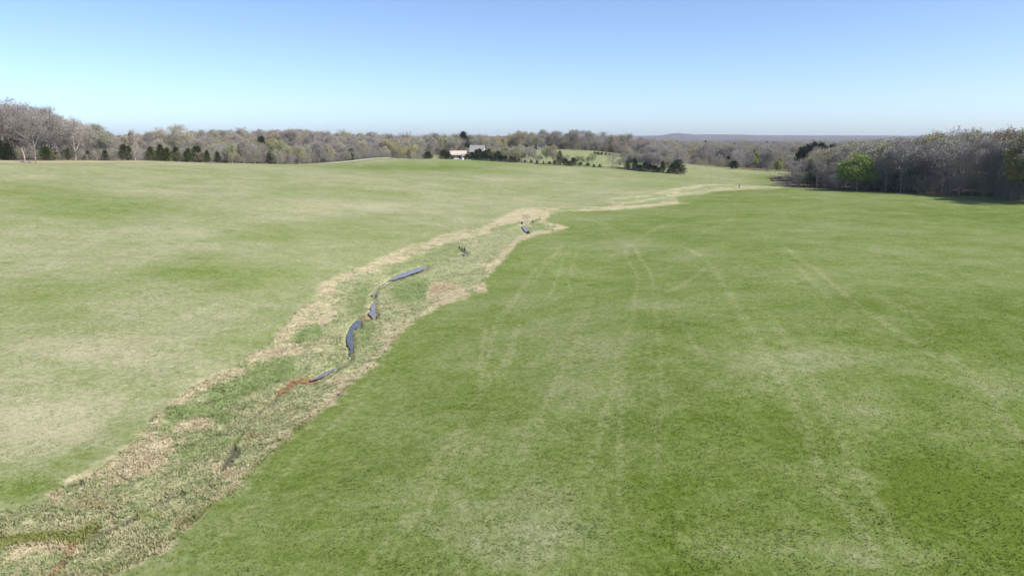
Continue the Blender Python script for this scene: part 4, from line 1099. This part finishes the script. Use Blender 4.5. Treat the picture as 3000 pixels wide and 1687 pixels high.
def house(name, px, Y, W, D_, zwall, zridge, roofm, rz, label, dz=0.0, porch=False, win=(), door=None):
    x = at_y(px, 460, Y)[0]
    root = tag(empty(name, (x, Y, gz(x, Y) + dz), rz), label, 'building')
    mb = MB(); walls(mb, -W / 2, W / 2, -D_ / 2, D_ / 2, -.8, zwall, zridge); part('wall', mb, [M['white_wall']], root)
    mb = MB(); gable(mb, -W / 2, W / 2, -D_ / 2, D_ / 2, zwall + .02, zridge + .02); part('roof', mb, [M[roofm]], root)
    mb = MB(); mb.box((-W / 2 - .45, -D_ / 2 - .46, zwall - .30), (W / 2 + .45, -D_ / 2 - .38, zwall - .10)); part('fascia', mb, [M['brown_trim']], root)
    for wx in win: window(root, wx, 1.0, 1.1, 1.1, -D_ / 2)
    if door is not None:
        mb = MB(); mb.box((door - .5, -D_ / 2 - .06, 0), (door + .5, -D_ / 2 + .02, 2.1)); d_ = part('door', mb, [M['brown_trim']], root)
        mb = MB(); mb.box((door + .32, -D_ / 2 - .12, .95), (door + .4, -D_ / 2 - .055, 1.1)); part('handle', mb, [M['wire']], d_)
    if porch:
        mb = MB(); gable(mb, -W / 2 + .5, W / 2 - .5, -D_ / 2 - 3.4, -D_ / 2 - .5, zwall - .5, zwall - .15, .2, .12); part('porch_roof', mb, [M[roofm]], root)
        for k in range(4):
            xx = -W / 2 + .7 + k * (W - 1.4) / 3
            mb = MB(); mb.box((xx - .08, -D_ / 2 - 3.3, -.6), (xx + .08, -D_ / 2 - 3.14, zwall - .52)); part('post', mb, [M['white_wall']], root)
    return root
house('farmhouse', 1343, 424, 8.6, 7.0, 3.4, 5.0, 'tan_roof', R(4), 'low white farmhouse with pale tan roof behind the crest', dz=.2, porch=True, win=(-2.6, 2.6, 1.0), door=-.8)
house('grey_roofed_house', 1399, 438, 8.0, 8.0, 4.6, 8.2, 'grey_roof', R(-6), 'taller white house with steep grey roof half hidden by cedars', dz=.3, win=(-2.4, 2.4), door=0)
house('white_house', 1585, 588, 7.0, 6.0, 3.2, 4.8, 'grey_roof', R(8), 'small white house on the wooded hill beyond the fence', dz=.9, win=(-1.8, 1.8), door=0)
house('garden_shed', 1362, 416, 3.4, 3.0, 2.2, 3.1, 'grey_roof', R(10), 'small white shed with grey roof beside the farmhouse', dz=.2, door=0)
def car(px, Y, rz, label):
    x = at_y(px, 463, Y)[0]
    root = tag(empty('parked_car', (x, Y, gz(x, Y)), rz), label, 'car')
    mb = MB()
    prof = [(-2.1, .35), (2.1, .35), (2.15, .75), (1.9, .9), (.9, .98), (.3, 1.42), (-1.3, 1.45), (-1.85, 1.0), (-2.15, .9)]
    a = [(p[0], -.85, p[1]) for p in prof]; b_ = [(p[0], .85, p[1]) for p in prof]
    mb.v += a + b_; n = len(prof)
    mb.f += [tuple(range(n)), tuple(range(2 * n - 1, n - 1, -1))] + [(i, i + n, (i + 1) % n + n, (i + 1) % n) for i in range(n)]
    mb.mi += [0] * (n + 2)
    part('body', mb, [M['car_paint']], root)
    for s in (-1, 1):
        mb = MB(); ys = s * .853
        mb.poly([(-1.2, ys, 1.0), (.7, ys, 1.0), (.2, ys, 1.36), (-1.1, ys, 1.38)]); part('window', mb, [M['glass']], root)
    for wx in (-1.35, 1.35):
        for s in (-1, 1):
            mb = MB(); mb.tube([(wx, s * .70, .33), (wx, s * .92, .33)], [.33, .33], 12); w_ = part('wheel', mb, [M['tyre']], root)
            mb = MB(); mb.tube([(wx, s * .90, .33), (wx, s * .935, .33)], [.18, .18], 10); part('rim', mb, [M['wire']], w_)
car(1334, 414, R(6), 'white car parked in front of the farmhouse porch')
car(1941, 470, R(80), 'white car parked among the trees below the hill')

# gravel road on its low bank along the crest
mb = MB(); prev = None
for px in range(930, 1165, 8):
    Y = float(YA(px)) - 21
    row = []
    for dy, dz in ((-2.6, .0), (-2.2, .04), (0, .26), (1.6, .30), (2.6, -.1)):
        x = at_y(px, 470, Y)[0]
        fade = min(1, (px - 920) / 80, (1175 - px) / 40)
        row.append((x, Y + dy, float(base_h([x], [Y + dy])[0]) + .03 + dz * fade))
    i = len(mb.v); mb.v += row
    if prev is not None:
        for k in range(4):
            mb.f.append((prev + k, i + k, i + k + 1, prev + k + 1)); mb.mi.append(0)
    prev = i
plain('gravel', (.31, .30, .25), (.43, .41, .35), .6)
tag(link('gravel_road', mb.mesh('gravel_road', [M['gravel']])), 'pale gravel road running along the crest of the field', 'road', kind='structure')

# ------------------------------------------------------------------ wire fence of single posts
fp = []
for px in np.linspace(1265, 2005, 44):
    Y = YR(px) - 1.0
    x = at_y(px, 480, Y)[0]
    fp.append((x, Y, gz(x, Y)))
fr = tag(empty('wire_fence', fp[0]), 'wire fence on thin wooden posts along the far edge of the pasture', 'fence')
o0 = Vector(fp[0])
mbp = MB(); mbp.tube([(0, 0, -.4), (0, 0, .7), (.01, 0, 1.35)], [.075, .07, .06], 6)
post_me = mbp.mesh('post', [M['post_wood']])
for p in fp:
    o = link('post', post_me, fr); o.location = Vector(p) - o0; o.rotation_euler = (random.uniform(-.06, .06), random.uniform(-.06, .06), random.uniform(0, 3))
for hgt_ in (.35, .7, 1.05, 1.25):
    mb = MB(); mb.tube([Vector(p) - o0 + Vector((0, 0, hgt_)) for p in fp], [.008] * len(fp), 3)
    part('wire', mb, [M['wire']], fr)
# a lone marker post at the far end of the brook
X, Y, _ = at_z(2165, 552, -1.0)
mb = MB(); mb.tube([(0, 0, -.3), (0, 0, .8), (.02, 0, 1.5)], [.16, .15, .13], 7); mb.tube([(-.22, 0, 1.32), (.22, 0, 1.38)], [.07, .06], 6)
o = link('marker_post', mb.mesh('marker_post', [M['log']])); o.location = (X, Y, gz(X, Y))
tag(o, 'dark lone wooden post standing in straw at the far end of the brook', 'post')

# fallen logs by the corner of the wood
for i, (px, py, L, rz, r_) in enumerate([(2272, 521, 5, 5, .35), (2290, 526, 9, 3, .45), (2300, 517, 6, 12, .55), (2284, 520, 4, -8, .3), (2305, 522, 7, 20, .4), (2268, 524, 3.5, 15, .25)]):
    X, Y, _ = at_z(px, py, -.3)
    rnd = random.Random(i)
    mb = MB()
    pts = [(-L / 2 + L * k / 5, rnd.uniform(-.15, .15), r_ * .8 + rnd.uniform(-.03, .03)) for k in range(6)]
    mb.tube(pts, [r_ * (1 - .08 * k) for k in range(6)], 8)
    for k in range(6):
        t = rnd.uniform(.2, .95); p, d = lerp_path([Vector(q_) for q_ in pts], t)
        e = p + Vector((rnd.uniform(-.6, .9), rnd.uniform(-.8, .8), rnd.uniform(.3, 1.4)))
        mb.tube([p, (p + e) / 2 + Vector((0, 0, .15)), e], [r_ * .3, r_ * .2, .03], 5)
    o = link('fallen_log', mb.mesh('fallen_log', [M['log']])); o.location = (X, Y, gz(X, Y)); o.rotation_euler = (0, 0, R(rz))
    tag(o, ['short thick', 'longest thick', 'long stout', 'short thin', 'long thin', 'shortest thin'][i] + ' dark fallen log with branch stubs at the corner of the wood', 'log', 'fallen logs by the wood')
# brush pile by the cedars
x, Y, _ = at_y(70, 466, 219)
mb = MB(); rnd = random.Random(5)
for k in range(46):
    c = Vector((rnd.gauss(0, 1.0), rnd.gauss(0, .6), 0)); c.z = max(0, .55 - .22 * (c.x ** 2 + 2 * c.y ** 2)) * rnd.random()
    d = Vector((rnd.uniform(-1, 1), rnd.uniform(-1, 1), rnd.uniform(-.15, .35))).normalized() * rnd.uniform(.4, 1.1)
    mb.tube([c - d, c + Vector((0, 0, .05)), c + d], [rnd.uniform(.05, .11)] * 2 + [.04], 5)
o = link('brush_pile', mb.mesh('brush_pile', [M['rubble']])); o.location = (x, Y, gz(x, Y))
tag(o, 'small pale brown brush pile below the dead trunk near the cedars', 'brush pile')
mb = MB(); mb.tube([(0, 0, -.3), (.1, 0, 1.5), (-.1, 0, 3.0), (-.5, 0, 4.3)], [.24, .2, .17, .08], 8); mb.tube([(-.1, 0, 2.9), (.4, 0, 3.5), (.6, .1, 4.0)], [.1, .07, .03], 6)
o = link('dead_trunk', mb.mesh('dead_trunk', [M['rubble']])); o.location = (x - .2, Y + .5, gz(x - .2, Y + .5))
tag(o, 'pale leaning dead trunk rising behind the brush pile', 'tree')

# ------------------------------------------------------------------ the hazy air
mb = MB(); mb.box((-9900, -9900, -20), (9900, 9900, 72))
hz = bpy.data.materials.new('haze_air'); hz.use_nodes = True
hn = hz.node_tree.nodes
hn.remove(hn['Principled BSDF'])
pv = hn.new('ShaderNodeVolumePrincipled')
pv.inputs['Color'].default_value = (.72, .82, 1.0, 1)
pv.inputs['Density'].default_value = 6.5e-5
pv.inputs['Anisotropy'].default_value = 0.0
hz.node_tree.links.new(pv.outputs[0], hn['Material Output'].inputs['Volume'])
tag(link('haze', mb.mesh('haze', [hz])), 'thin spring haze in the air over the whole valley', 'haze', kind='stuff')
